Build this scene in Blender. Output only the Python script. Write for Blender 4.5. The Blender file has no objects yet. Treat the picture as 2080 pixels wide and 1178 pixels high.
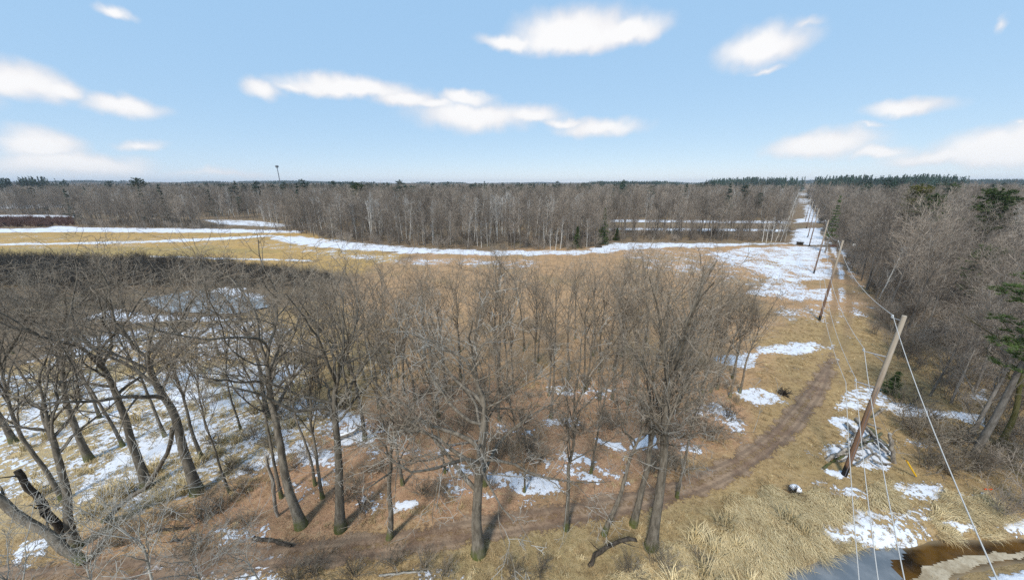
import bpy, math, random
import numpy as np
from mathutils import Vector, Matrix

# ------------------------------------------------------------------ camera
SC = bpy.context.scene
CAM_H, FPX, PITCH = 18.0, 680.0, math.atan(215.0 / 680.0)
cam_d = bpy.data.cameras.new('camera')
cam_d.sensor_width = 36.0
cam_d.lens = FPX / 2080.0 * 36.0
cam_d.clip_start = 0.1
cam_d.clip_end = 30000.0
cam = bpy.data.objects.new('camera', cam_d)
SC.collection.objects.link(cam)
cam.location = (0, 0, CAM_H)
cam.rotation_euler = (math.pi / 2 - PITCH, 0, 0)
SC.camera = cam

SUN_AZ, SUN_EL = math.radians(205.0), math.radians(48.0)      # clockwise from +Y
SKY_STRENGTH, SUN_STRENGTH = 0.084, 2.35
SC.view_settings.view_transform = 'Standard'
SC.view_settings.look = 'None'
SC.view_settings.exposure = 0.66
SC.view_settings.gamma = 1.0
SC.view_settings.use_curve_mapping = False
SC.cycles.max_bounces = 5
SC.cycles.diffuse_bounces = 2
SC.cycles.glossy_bounces = 2
SC.cycles.transparent_max_bounces = 6
SC.cycles.volume_bounces = 0
SC.cycles.use_denoising = False
SC.cycles.use_adaptive_sampling = False
SC.cycles.sample_clamp_indirect = 2.0
SC.cycles.sample_clamp_direct = 2.5

cp_, sp_ = math.cos(PITCH), math.sin(PITCH)
def ray(px, py):
    """surveyed bearing of a photo point: (right, forward, up)"""
    v = (589.0 - py) / FPX
    return (px - 1040.0) / FPX, cp_ + v * sp_, -sp_ + v * cp_
def G(px, py, z=0.0):
    x, y, zz = ray(px, py)
    t = (CAM_H - z) / -zz
    return (x * t, y * t)
def top_height(base, ty):
    """height of a thing standing at photo point base whose top is at photo row ty"""
    gx, gy = G(*base)
    _, y, z = ray(base[0], ty)
    return CAM_H + z / y * gy

# ------------------------------------------------------------------ sky
W = bpy.data.worlds.new('World')
SC.world = W
W.use_nodes = True
nt = W.node_tree
for n in list(nt.nodes): nt.nodes.remove(n)
def N(tree, typ, **kw):
    n = tree.nodes.new(typ)
    for k, v in kw.items(): setattr(n, k, v)
    return n
def M(tree, op, a, b=None, c=None, clamp=False):
    n = tree.nodes.new('ShaderNodeMath'); n.operation = op; n.use_clamp = clamp
    for i, q in enumerate((a, b, c)):
        if q is None: continue
        if isinstance(q, (int, float)): n.inputs[i].default_value = q
        else: tree.links.new(q, n.inputs[i])
    return n.outputs[0]
def MR(tree, v, a, b, c=0.0, d=1.0, smooth=True):
    n = tree.nodes.new('ShaderNodeMapRange')
    if smooth: n.interpolation_type = 'SMOOTHSTEP'
    tree.links.new(v, n.inputs[0])
    for i, q in zip((1, 2, 3, 4), (a, b, c, d)): n.inputs[i].default_value = q
    return n.outputs[0]
def MIX(tree, f, a, b, typ='RGBA', blend='MIX'):
    n = tree.nodes.new('ShaderNodeMix'); n.data_type = typ; n.blend_type = blend
    ia, ib, io = (6, 7, 2)
    if isinstance(f, (int, float)): n.inputs[0].default_value = f
    else: tree.links.new(f, n.inputs[0])
    for i, q in ((ia, a), (ib, b)):
        if isinstance(q, tuple): n.inputs[i].default_value = (*q[:3], 1.0)
        else: tree.links.new(q, n.inputs[i])
    return n.outputs[io]
def NOISE(tree, vec, scale, detail=3.0, rough=0.55):
    n = tree.nodes.new('ShaderNodeTexNoise')
    n.inputs['Scale'].default_value = scale; n.inputs['Detail'].default_value = detail; n.inputs['Roughness'].default_value = rough
    if vec is not None: tree.links.new(vec, n.inputs['Vector'])
    return n

sky = N(nt, 'ShaderNodeTexSky', sky_type='NISHITA', sun_disc=False)
sky.sun_elevation = SUN_EL; sky.sun_rotation = SUN_AZ
sky.air_density = 0.6; sky.dust_density = 0.0; sky.ozone_density = 1.4; sky.altitude = 200
tc = N(nt, 'ShaderNodeTexCoord')
sep = N(nt, 'ShaderNodeSeparateXYZ'); nt.links.new(tc.outputs['Generated'], sep.inputs[0])
az = M(nt, 'ARCTAN2', sep.outputs[0], sep.outputs[1])
el = M(nt, 'ARCSINE', sep.outputs[2])
cn1 = NOISE(nt, tc.outputs['Generated'], 9.0, 4.0, 0.5)
cn2 = NOISE(nt, tc.outputs['Generated'], 26.0, 3.0, 0.5)
s1 = N(nt, 'ShaderNodeSeparateColor'); nt.links.new(cn1.outputs['Color'], s1.inputs[0])
s2 = N(nt, 'ShaderNodeSeparateColor'); nt.links.new(cn2.outputs['Color'], s2.inputs[0])
azd = M(nt, 'ADD', az, M(nt, 'MULTIPLY', M(nt, 'SUBTRACT', s1.outputs[0], 0.5), 0.05))
azd = M(nt, 'ADD', azd, M(nt, 'MULTIPLY', M(nt, 'SUBTRACT', s2.outputs[0], 0.5), 0.03))
eld = M(nt, 'ADD', el, M(nt, 'MULTIPLY', M(nt, 'SUBTRACT', s1.outputs[1], 0.5), 0.045))
eld = M(nt, 'ADD', eld, M(nt, 'MULTIPLY', M(nt, 'SUBTRACT', s2.outputs[1], 0.5), 0.022))
CLOUDS = [  # photo bearing of each cloud lobe: centre, half width, rise above, fall below, thickness
    (225, 26, 34, 15, 12, .8), (20, 172, 130, 50, 34, 1), (110, 185, 60, 26, 20, 1), (255, 218, 88, 24, 24, .95),
    (75, 302, 92, 40, 24, 1), (140, 332, 190, 28, 30, .9), (285, 299, 56, 12, 10, .7), (532, 180, 44, 24, 22, .85),
    (715, 182, 142, 29, 20, 1.05), (822, 204, 62, 24, 20, 1), (965, 236, 125, 30, 36, 1), (945, 200, 56, 16, 20, .9),
    (1085, 236, 66, 28, 16, .95), (1220, 260, 90, 24, 18, .85), (1170, 80, 130, 68, 30, 1.15), (1265, 66, 88, 42, 26, 1.1),
    (1040, 86, 70, 20, 18, .95), (1550, 96, 92, 46, 40, .95), (1635, 47, 36, 12, 10, .5), (1555, 140, 34, 8, 8, .6),
    (1672, 294, 112, 34, 30, 1.05), (1785, 312, 60, 20, 16, .85), (1835, 220, 88, 22, 20, .9), (1768, 258, 42, 9, 8, .6),
    (2000, 312, 135, 46, 34, 1.1), (1890, 328, 110, 26, 18, .9), (2120, 290, 120, 50, 40, 1.1), (2068, 258, 22, 10, 10, .6),
    (2050, 40, 13, 24, 20, .5), (880, 212, 60, 16, 16, .9), (600, 176, 50, 14, 12, .7), (1150, 248, 50, 14, 12, .8), (450, 356, 120, 10, 8, .5), (-160, 200, 140, 50, 34, 1), (2330, 150, 130, 50, 36, 1)]
blob = bpy.data.node_groups.new('cloud_lobe', 'ShaderNodeTree')
for nm in ('az', 'el', 'a', 'e', 'ra', 'ru', 'rd', 'k', 'prev'):
    blob.interface.new_socket(nm, in_out='INPUT', socket_type='NodeSocketFloat')
blob.interface.new_socket('out', in_out='OUTPUT', socket_type='NodeSocketFloat')
gi = blob.nodes.new('NodeGroupInput'); go = blob.nodes.new('NodeGroupOutput')
da = M(blob, 'DIVIDE', M(blob, 'SUBTRACT', gi.outputs['az'], gi.outputs['a']), gi.outputs['ra'])
de = M(blob, 'SUBTRACT', gi.outputs['el'], gi.outputs['e'])
de = M(blob, 'MAXIMUM', M(blob, 'DIVIDE', de, gi.outputs['ru']), M(blob, 'DIVIDE', M(blob, 'MULTIPLY', de, -1.0), gi.outputs['rd']))
rr = M(blob, 'SQRT', M(blob, 'ADD', M(blob, 'MULTIPLY', da, da), M(blob, 'MULTIPLY', de, de)))
vv = M(blob, 'MULTIPLY', M(blob, 'SUBTRACT', 1.15, rr), gi.outputs['k'])
blob.links.new(M(blob, 'SMOOTH_MAX', vv, gi.outputs['prev'], 0.22), go.inputs[0])
def azel(px, py):
    x, y, z = ray(px, py)
    return math.atan2(x, y), math.atan2(z, math.hypot(x, y))
prev = None
for (cx, cy, rx, ru, rd, k) in CLOUDS:
    g = nt.nodes.new('ShaderNodeGroup'); g.node_tree = blob
    a0, e0 = azel(cx, cy)
    nt.links.new(azd, g.inputs['az']); nt.links.new(eld, g.inputs['el'])
    g.inputs['a'].default_value = a0; g.inputs['e'].default_value = e0
    g.inputs['ra'].default_value = abs(azel(cx + rx, cy)[0] - azel(cx - rx, cy)[0]) / 2 * 1.22
    g.inputs['ru'].default_value = abs(azel(cx, cy - ru)[1] - e0) * 1.1
    g.inputs['rd'].default_value = abs(azel(cx, cy + rd)[1] - e0) * 1.1
    g.inputs['k'].default_value = k
    if prev is None: g.inputs['prev'].default_value = -1.0
    else: nt.links.new(prev, g.inputs['prev'])
    prev = g.outputs[0]
# the same broken cumulus goes on all round, outside the surveyed part of the sky
off = M(nt, 'MAXIMUM', MR(nt, M(nt, 'ABSOLUTE', az), 1.10, 1.30), MR(nt, el, 0.42, 0.60))
amb = N(nt, 'ShaderNodeVectorMath', operation='MULTIPLY'); nt.links.new(tc.outputs['Generated'], amb.inputs[0]); amb.inputs[1].default_value = (1, 1, 2.6)
an = NOISE(nt, amb.outputs[0], 3.2, 5.0, 0.5)
ambient = M(nt, 'MULTIPLY', MR(nt, an.outputs['Fac'], 0.55, 0.72), off)
wisp = M(nt, 'MULTIPLY', M(nt, 'SUBTRACT', s2.outputs[2], 0.5), 0.25)
dens = M(nt, 'MULTIPLY', MR(nt, M(nt, 'ADD', prev, wisp), 0.0, 0.80), 0.95)
dens = M(nt, 'MAXIMUM', dens, M(nt, 'MULTIPLY', ambient, 0.9))
# a thin even veil of high haze over the whole sky
skym = MIX(nt, 1.0, sky.outputs[0], (0.57, 0.36, 0.16), blend='MULTIPLY')
veil = MIX(nt, 1.0, skym, (2.2, 3.9, 6.1), blend='ADD')
class skyc: outputs = [veil]
cloudc = MIX(nt, MR(nt, M(nt, 'ADD', prev, M(nt, 'MULTIPLY', M(nt, 'SUBTRACT', s1.outputs[2], 0.5), 0.8)), 0.2, 0.9), (6.6, 6.35, 6.4), (7.7, 7.6, 7.55))
full = MIX(nt, dens, skyc.outputs[0], cloudc)
bg = N(nt, 'ShaderNodeBackground'); bg.inputs['Strength'].default_value = SKY_STRENGTH
nt.links.new(full, bg.inputs['Color'])
wo = N(nt, 'ShaderNodeOutputWorld'); nt.links.new(bg.outputs[0], wo.inputs[0])
W.cycles.sampling_method = 'MANUAL'; W.cycles.sample_map_resolution = 512

sl = bpy.data.lights.new('sun', 'SUN'); sl.energy = SUN_STRENGTH; sl.angle = math.radians(9.0); sl.color = (1.0, 0.95, 0.87)
so = bpy.data.objects.new('sun', sl); SC.collection.objects.link(so)
sd = Vector((math.sin(SUN_AZ) * math.cos(SUN_EL), math.cos(SUN_AZ) * math.cos(SUN_EL), math.sin(SUN_EL)))
so.rotation_euler = sd.to_track_quat('Z', 'Y').to_euler(); so.location = sd * 300

# ------------------------------------------------------------------ helpers
COL = SC.collection
def tag(o, label=None, cat=None, group=None, kind=None):
    if label: o['label'] = label
    if cat: o['category'] = cat
    if group: o['group'] = group
    if kind: o['kind'] = kind
    return o
def empty(name, loc=(0, 0, 0), rz=0.0, s=1.0):
    o = bpy.data.objects.new(name, None); o.empty_display_size = 0.3
    o.location = loc; o.rotation_euler = (0, 0, rz); o.scale = (s, s, s)
    COL.objects.link(o); return o
def mobj(name, mesh, parent=None, link=True):
    o = bpy.data.objects.new(name, mesh)
    if parent is not None: o.parent = parent
    if link: COL.objects.link(o)
    return o

def hash2(ix, iy, seed):
    h = (ix.astype(np.int64) * 374761393 + iy.astype(np.int64) * 668265263 + seed * 1442695041) & 0xffffffff
    h = ((h ^ (h >> 13)) * 1274126177) & 0xffffffff
    return ((h ^ (h >> 16)) & 0xffff) / 65535.0
def vnoise(x, y, seed=0):
    ix, iy = np.floor(x), np.floor(y); fx, fy = x - ix, y - iy
    fx = fx * fx * (3 - 2 * fx); fy = fy * fy * (3 - 2 * fy)
    a = hash2(ix, iy, seed); b = hash2(ix + 1, iy, seed); c = hash2(ix, iy + 1, seed); d = hash2(ix + 1, iy + 1, seed)
    return (a * (1 - fx) + b * fx) * (1 - fy) + (c * (1 - fx) + d * fx) * fy
def fbm(x, y, scale, oct=4, seed=0):
    x = np.asarray(x, float) / scale; y = np.asarray(y, float) / scale
    t = np.zeros_like(x); a, s = 0.5, 0
    for i in range(oct):
        t += a * vnoise(x, y, seed + i * 17); s += a; a *= 0.5; x = x * 2.03 + 11.3; y = y * 2.03 + 5.7
    return t / s
def sstep(a, b, x):
    t = np.clip((x - a) / (b - a), 0, 1); return t * t * (3 - 2 * t)
def poly_sd(x, y, pts):
    """signed distance to a polygon, positive inside"""
    x = np.asarray(x, float); y = np.asarray(y, float)
    d = np.full(x.shape, 1e18); ins = np.zeros(x.shape, bool)
    n = len(pts)
    for i in range(n):
        (ax, ay), (bx, by) = pts[i], pts[(i + 1) % n]
        ex, ey = bx - ax, by - ay
        wx, wy = x - ax, y - ay
        t = np.clip((wx * ex + wy * ey) / max(ex * ex + ey * ey, 1e-9), 0, 1)
        d = np.minimum(d, (wx - ex * t) ** 2 + (wy - ey * t) ** 2)
        c = (ay > y) != (by > y)
        ins ^= c & (x < ex * (y - ay) / (ey if abs(ey) > 1e-12 else 1e-12) + ax)
    d = np.sqrt(d); return np.where(ins, d, -d)
def line_d(x, y, pts):
    d = np.full(np.shape(x), 1e18)
    for (ax, ay), (bx, by) in zip(pts[:-1], pts[1:]):
        ex, ey = bx - ax, by - ay; wx, wy = x - ax, y - ay
        t = np.clip((wx * ex + wy * ey) / max(ex * ex + ey * ey, 1e-9), 0, 1)
        d = np.minimum(d, (wx - ex * t) ** 2 + (wy - ey * t) ** 2)
    return np.sqrt(d)
def GP(*pp): return [G(*p) for p in pp]

# the power-line corridor: u along, w across (right positive)
POLE0 = np.array(G(1714, 966)); CDIR = np.array([0.6335, 0.7737]); CDIR = CDIR / np.linalg.norm(CDIR)
def uw(x, y):
    rx, ry = x - POLE0[0], y - POLE0[1]
    return rx * CDIR[0] + ry * CDIR[1], rx * CDIR[1] - ry * CDIR[0]
def from_uw(u, w):
    return (POLE0[0] + u * CDIR[0] + w * CDIR[1], POLE0[1] + u * CDIR[1] - w * CDIR[0])

WATER_POLY = GP((1545, 1195), (1600, 1150), (1680, 1118), (1760, 1106), (1835, 1100), (1880, 1090), (1940, 1086), (2010, 1086), (2110, 1078), (2200, 1078), (2300, 1110), (2200, 1135), (2060, 1140), (1960, 1160), (1880, 1200), (1900, 1290), (1560, 1290))
TRACK_PX = [(-80, 1190), (150, 1168), (330, 1158), (470, 1140), (560, 1128), (700, 1116), (850, 1098), (970, 1074), (1090, 1056), (1180, 1042), (1280, 1022), (1380, 996), (1450, 972), (1520, 936), (1575, 895), (1610, 855), (1640, 815), (1668, 775), (1686, 740), (1696, 700), (1700, 672)]
TRACK = GP(*TRACK_PX)
WATER_Z = -0.28
def gz(x, y):
    x = np.asarray(x, float); y = np.asarray(y, float)
    r = np.hypot(x, y)
    z = 0.30 * (fbm(x, y, 9, 3, 5) - 0.5) + 0.16 * (fbm(x, y, 1.7, 2, 9) - 0.5) * sstep(120, 30, r)
    sdw = poly_sd(x, y, WATER_POLY)
    z = z * sstep(2.0, -1.0, sdw) * sstep(0.0, 4.0, np.abs(sdw) + 1.0)
    z -= 0.75 * sstep(-0.9, 1.2, sdw + 0.5 * (fbm(x, y, 1.5, 2, 3) - 0.5))
    far = sstep(700, 3500, r)
    z += 34 * sstep(2300, 4200, r) * (fbm(x, y, 900, 3, 51) - .35) + far * (58 * fbm(x + 900, y, 1300, 3, 21) - 24 + 10 * sstep(-0.3, -0.7, np.arctan2(x, y)) * sstep(-1.05, -.8, np.arctan2(x, y)))
    return z
def gz1(x, y): return float(gz(np.array([x]), np.array([y]))[0])

# ------------------------------------------------------------------ materials
def mat(name):
    m = bpy.data.materials.new(name); m.use_nodes = True
    t = m.node_tree
    for n in list(t.nodes): t.nodes.remove(n)
    p = N(t, 'ShaderNodeBsdfPrincipled'); o = N(t, 'ShaderNodeOutputMaterial')
    t.links.new(p.outputs[0], o.inputs[0])
    p.inputs['Roughness'].default_value = 0.9
    p.inputs['Specular IOR Level'].default_value = 0.2
    return m, t, p
def bark(name, c1, c2, moss=0.0, band=False, var=0.35, scale=6.0):
    m, t, p = mat(name)
    tcn = N(t, 'ShaderNodeTexCoord'); oi = N(t, 'ShaderNodeObjectInfo')
    mp = N(t, 'ShaderNodeMapping'); mp.inputs['Scale'].default_value = (1, 1, 0.25)
    t.links.new(tcn.outputs['Object'], mp.inputs[0])
    n1 = NOISE(t, mp.outputs[0], scale, 4, 0.65)
    c = MIX(t, MR(t, n1.outputs['Fac'], 0.35, 0.65), c1, c2)
    if band:
        mp2 = N(t, 'ShaderNodeMapping'); mp2.inputs['Scale'].default_value = (1.2, 1.2, 7.0)
        t.links.new(tcn.outputs['Object'], mp2.inputs[0])
        n3 = NOISE(t, mp2.outputs[0], 1.6, 3, 0.6)
        c = MIX(t, MR(t, n3.outputs['Fac'], 0.60, 0.68), c, (0.06, 0.05, 0.045))
    if moss:
        sx = N(t, 'ShaderNodeSeparateXYZ'); t.links.new(tcn.outputs['Object'], sx.inputs[0])
        n2 = NOISE(t, tcn.outputs['Object'], 3.0, 3)
        f = MR(t, M(t, 'ADD', sx.outputs[2], M(t, 'MULTIPLY', n2.outputs['Fac'], 1.6)), 1.7, 0.7, 0.0, moss)
        c = MIX(t, f, c, (0.085, 0.10, 0.022))
    br = MR(t, oi.outputs['Random'], 0, 1, 1 - var, 1 + var, smooth=False)
    h = N(t, 'ShaderNodeHueSaturation'); t.links.new(c, h.inputs['Color']); t.links.new(br, h.inputs['Value'])
    t.links.new(h.outputs[0], p.inputs['Base Color'])
    return m
def needles(name, c1, c2):
    m, t, p = mat(name)
    tcn = N(t, 'ShaderNodeTexCoord'); oi = N(t, 'ShaderNodeObjectInfo')
    n1 = NOISE(t, tcn.outputs['Object'], 0.9, 3, 0.6)
    c = MIX(t, MR(t, n1.outputs['Fac'], 0.35, 0.65), c1, c2)
    h = N(t, 'ShaderNodeHueSaturation'); t.links.new(c, h.inputs['Color'])
    t.links.new(MR(t, oi.outputs['Random'], 0, 1, 0.7, 1.3, smooth=False), h.inputs['Value'])
    t.links.new(h.outputs[0], p.inputs['Base Color']); p.inputs['Roughness'].default_value = 0.7
    return m
MT = {}
MT['oak_bark'] = bark('oak_bark', (0.098, 0.083, 0.064), (0.22, 0.19, 0.15), moss=0.9, var=0.2)
MT['oak_twig'] = bark('oak_twig', (.188, .15, .112), (.355, .298, .232), var=0.2, scale=2.5)
MT['elm_bark'] = bark('elm_bark', (0.12, 0.096, 0.07), (0.25, 0.208, 0.158), moss=0.6, var=0.25)
MT['elm_twig'] = bark('elm_twig', (0.235, 0.19, 0.142), (0.41, 0.345, 0.27), var=0.25, scale=2.0)
MT['wood_bark'] = bark('wood_bark', (0.125, 0.108, 0.09), (0.24, 0.215, 0.188), var=0.35)
MT['wood_twig'] = bark('wood_twig', (0.195, 0.158, 0.124), (0.345, 0.292, 0.238), var=0.52, scale=1.0)
MT['birch_bark'] = bark('birch_bark', (0.52, 0.49, 0.44), (0.72, 0.70, 0.65), band=True, var=0.15)
MT['birch_twig'] = bark('birch_twig', (0.34, 0.31, 0.28), (0.55, 0.52, 0.48), var=0.25, scale=1.0)
MT['grey_twig'] = bark('grey_twig', (0.26, 0.24, 0.205), (0.44, 0.42, 0.375), var=0.2, scale=2.5)
MT['shrub_twig'] = bark('shrub_twig', (0.15, 0.122, 0.09), (0.28, 0.238, 0.185), var=0.35, scale=1.5)
MT['thicket_twig'] = bark('thicket_twig', (0.06, 0.053, 0.044), (0.115, 0.102, 0.086), var=0.3, scale=1.0)
MT['maroon_twig'] = bark('maroon_twig', (0.13, 0.075, 0.062), (0.23, 0.145, 0.118), var=0.3, scale=1.0)
MT['dead_wood'] = bark('dead_wood', (0.16, 0.13, 0.10), (0.36, 0.32, 0.27), var=0.2)
MT['dark_log'] = bark('dark_log', (0.028, 0.023, 0.018), (0.085, 0.07, 0.055), var=0.2)
MT['pine_bark'] = bark('pine_bark', (0.12, 0.105, 0.088), (0.23, 0.21, 0.185), var=0.15)
MT['moss_bark'] = bark('moss_bark', (0.085, 0.080, 0.024), (0.15, 0.135, 0.06), var=0.1)
MT['pine_needle'] = needles('pine_needle', (0.03, 0.055, 0.014), (0.085, 0.125, 0.035))
MT['far_needle'] = needles('far_needle', (0.024, 0.05, 0.036), (0.055, 0.09, 0.062))
MT['yellow_needle'] = needles('yellow_needle', (0.075, 0.080, 0.018), (0.15, 0.14, 0.035))

# ------------------------------------------------------------------ tube meshes
class Tubes:
    def __init__(s): s.v, s.f, s.n, s.fm = [], [], 0, []
    def add(s, P, R, sides, mi=0, cap=False):
        P = np.asarray(P, float); R = np.asarray(R, float)
        if P.ndim == 2: P = P[None]; R = R[None]
        n, k = P.shape[:2]
        if n == 0: return
        D = P[:, -1] - P[:, 0]; D /= np.maximum(np.linalg.norm(D, axis=1, keepdims=True), 1e-9)
        ref = np.where(np.abs(D[:, 2:3]) > 0.8, np.array([[1.0, 0, 0]]), np.array([[0, 0, 1.0]]))
        U = np.cross(D, ref); U /= np.maximum(np.linalg.norm(U, axis=1, keepdims=True), 1e-9)
        V = np.cross(D, U)
        a = np.arange(sides) * 2 * math.pi / sides
        ring = U[:, None, None] * np.cos(a)[None, None, :, None] + V[:, None, None] * np.sin(a)[None, None, :, None]
        vs = P[:, :, None] + ring * R[:, :, None, None]
        base = s.n + (np.arange(n) * k * sides)[:, None, None] + (np.arange(k - 1) * sides)[None, :, None]
        j = np.arange(sides)[None, None, :]; j2 = (j + 1) % sides
        q = np.stack([base + j, base + j2, base + j2 + sides, base + j + sides], -1).reshape(-1, 4)
        s.v.append(vs.reshape(-1, 3)); s.f.append(q); s.fm.append(np.full(len(q), mi)); s.n += n * k * sides
    def tris(s, T, mi=0):
        """T (n,3,3): loose triangles, kept as degenerate-free quads list of 3"""
        T = np.asarray(T, float); n = len(T)
        s.v.append(T.reshape(-1, 3)); q = s.n + np.arange(n * 3).reshape(-1, 3)
        s.f.append(q); s.fm.append(np.full(n, mi)); s.n += n * 3
    def mesh(s, name, mats, smooth=True):
        me = bpy.data.meshes.new(name)
        V = np.concatenate(s.v)
        li = np.concatenate([f.reshape(-1) for f in s.f]).astype(np.int32)
        cnt = np.concatenate([np.full(len(f), f.shape[1]) for f in s.f]).astype(np.int32)
        st = np.concatenate([[0], np.cumsum(cnt)[:-1]]).astype(np.int32)
        me.vertices.add(len(V)); me.vertices.foreach_set('co', V.astype(np.float32).ravel())
        me.loops.add(len(li)); me.loops.foreach_set('vertex_index', li)
        me.polygons.add(len(cnt)); me.polygons.foreach_set('loop_start', st); me.polygons.foreach_set('loop_total', cnt)
        me.polygons.foreach_set('material_index', np.concatenate(s.fm).astype(np.int32))
        me.polygons.foreach_set('use_smooth', np.full(len(cnt), smooth))
        for m in (mats if isinstance(mats, (list, tuple)) else [mats]): me.materials.append(m)
        me.update(calc_edges=True); me.validate()
        return me

def grow_poly(rng, p0, d0, L, K, gnarl, up, droop=0.0):
    n = len(p0); P = np.zeros((n, K + 1, 3)); P[:, 0] = p0; d = d0.copy()
    for k in range(K):
        d = d + rng.normal(0, gnarl, (n, 3)); d[:, 2] += up - droop * (k / K)
        d /= np.maximum(np.linalg.norm(d, axis=1, keepdims=True), 1e-9)
        P[:, k + 1] = P[:, k] + d * (L / K)[:, None]
    return P
def children(rng, P, R, L, n, tr, ang, angs, lenr, lens, rr, shape=0.5, rmin=0.003, minlen=0.1):
    N_, K1 = P.shape[:2]
    idx = np.repeat(np.arange(N_), n)
    m = len(idx)
    slot = np.tile(np.arange(n), N_)
    t = tr[0] + (tr[1] - tr[0]) * (slot + rng.uniform(0, 1, m)) / n
    f = t * (K1 - 1); i0 = np.minimum(f.astype(int), K1 - 2); fr = (f - i0)[:, None]
    pos = P[idx, i0] * (1 - fr) + P[idx, i0 + 1] * fr
    rad = R[idx, i0] * (1 - fr[:, 0]) + R[idx, i0 + 1] * fr[:, 0]
    d = P[idx, i0 + 1] - P[idx, i0]; d /= np.maximum(np.linalg.norm(d, axis=1, keepdims=True), 1e-9)
    ref = np.where(np.abs(d[:, 2:3]) > 0.9, np.array([[1.0, 0, 0]]), np.array([[0, 0, 1.0]]))
    u = np.cross(d, ref); u /= np.maximum(np.linalg.norm(u, axis=1, keepdims=True), 1e-9); v = np.cross(d, u)
    phi = slot * 2.39996 + rng.uniform(0, 6.28, N_)[idx] + rng.normal(0, 0.5, m)
    a = np.radians(rng.normal(ang, angs, m))
    nd = d * np.cos(a)[:, None] + (u * np.cos(phi)[:, None] + v * np.sin(phi)[:, None]) * np.sin(a)[:, None]
    ln = L[idx] * lenr * (1 - shape * t) * np.exp(rng.normal(0, lens, m))
    cr = np.maximum(np.minimum(rad * 0.85, rad * rr * np.exp(rng.normal(0, .15, m))), rmin)
    keep = ln > minlen
    return pos[keep], nd[keep], ln[keep], cr[keep]
def taper(r, K, tip=0.25):
    return r[:, None] * (1 - (1 - tip) * np.linspace(0, 1, K + 1)[None, :] ** 0.9)

# each kind of tree: trunk share, limb levels (count, range, angle, spread, length, jitter, radius, shape, K, sides, gnarl, up, tip)
KINDS = {
 'oak': dict(trunk=0.62, gn=0.06, lv=[(8, (.70, 1.0), 42, 12, .64, .25, .66, .15, 9, 7, .17, .05), (7, (.22, 1.0), 44, 14, .48, .28, .58, .30, 6, 5, .24, .04),
        (5, (.2, 1.0), 45, 14, .52, .28, .58, .4, 4, 4, .26, .03), (4, (.15, 1.0), 45, 16, .54, .3, .6, .4, 3, 3, .28, .02), (3, (.2, 1.0), 42, 16, .6, .3, .7, .3, 2, 3, .2, .02)]),
 'droop': dict(trunk=0.60, gn=0.05, lv=[(10, (.45, 1.0), 66, 14, 1.0, .2, .55, .25, 9, 6, .17, -.02), (6, (.2, 1.0), 46, 14, .48, .25, .55, .35, 6, 5, .22, -.02),
        (5, (.2, 1.0), 45, 14, .5, .28, .6, .4, 4, 4, .24, -.04), (4, (.15, 1.0), 45, 16, .55, .3, .6, .4, 3, 3, .26, -.03), (3, (.2, 1.0), 42, 16, .6, .3, .7, .3, 2, 3, .2, 0)]),
 'elm': dict(trunk=0.64, gn=0.05, lv=[(9, (.55, 1.0), 25, 9, .62, .2, .60, .35, 8, 6, .10, .05), (8, (.2, 1.0), 34, 11, .40, .25, .52, .35, 5, 5, .14, .07),
        (6, (.2, 1.0), 38, 12, .50, .28, .6, .4, 4, 3, .16, .06), (4, (.15, 1.0), 38, 14, .55, .3, .6, .4, 3, 3, .18, .05), (3, (.2, 1.0), 38, 14, .6, .3, .75, .3, 2, 3, .15, .05)]),
}
def tree_meshes(name, seed, kind, H, r0, bark_m, twig_m, lod=0, lean=(0, 0), rtip=0.0045, fork=None, thin=1.0):
    rng = np.random.default_rng(seed); sp = KINDS[kind]
    K = 14; tl = H * sp['trunk']
    P = np.zeros((1, K + 1, 3)); d = np.array([lean[0], lean[1], 1.0]); d /= np.linalg.norm(d)
    for k in range(K):
        d = d + rng.normal(0, sp['gn'], 3) * (0.4 + k / K); d[2] += 0.04; d /= np.linalg.norm(d)
        P[0, k + 1] = P[0, k] + d * tl / K
    P[0, 0, 2] -= 0.15
    h = np.linspace(0, 1, K + 1)
    R = (r0 * (1 - 0.55 * h) * (1 + 0.55 * np.exp(-h * 16)))[None]
    R[0, -1] *= 0.5
    T = Tubes(); T.add(P, R, 10 if lod == 0 else 6)
    C = Tubes(); L = np.array([tl]); cp, cr, cl = P, R, L
    lv = sp['lv']
    if fork: pass
    nl = len(lv) if lod == 0 else len(lv) - 1
    for i, (n, tr, ang, angs, lenr, lens, rr, shape, kk, sides, gn, up) in enumerate(lv[:nl]):
        n = max(2, int(round(n * (thin if i > 1 else 1))))
        pos, nd, ln, rad = children(rng, cp, cr, cl, n, tr, ang, angs, lenr, lens, rr, shape, rtip, 0.12)
        if i == 0:   # leaders fill the top
            nt_ = 3; tt = np.repeat(P[:, -1], nt_, 0)
            dd = (P[0, -1] - P[0, -2]); dd /= np.linalg.norm(dd)
            dd = np.repeat(dd[None], nt_, 0) + rng.normal(0, .38, (nt_, 3)); dd /= np.linalg.norm(dd, axis=1, keepdims=True)
            pos = np.vstack([pos, tt]); nd = np.vstack([nd, dd]); ln = np.append(ln, np.full(nt_, H - tl) * rng.uniform(.85, 1.1, nt_)); rad = np.append(rad, np.full(nt_, R[0, -1] * 1.5))
        Q = grow_poly(rng, pos, nd, ln, kk, gn, up)
        QR = np.maximum(taper(rad, kk, .22), rtip)
        C.add(Q, QR, sides if lod == 0 else max(3, sides - 2), mi=0 if i < 2 else 1)
        cp, cr, cl = Q, QR, ln
    sc_ = H / max(v_[:, 2].max() for v_ in C.v)
    for B_ in (T, C): B_.v = [v_ * sc_ for v_ in B_.v]
    return T.mesh(name + '_trunk', bark_m), C.mesh(name + '_crown', [bark_m, twig_m])
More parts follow.
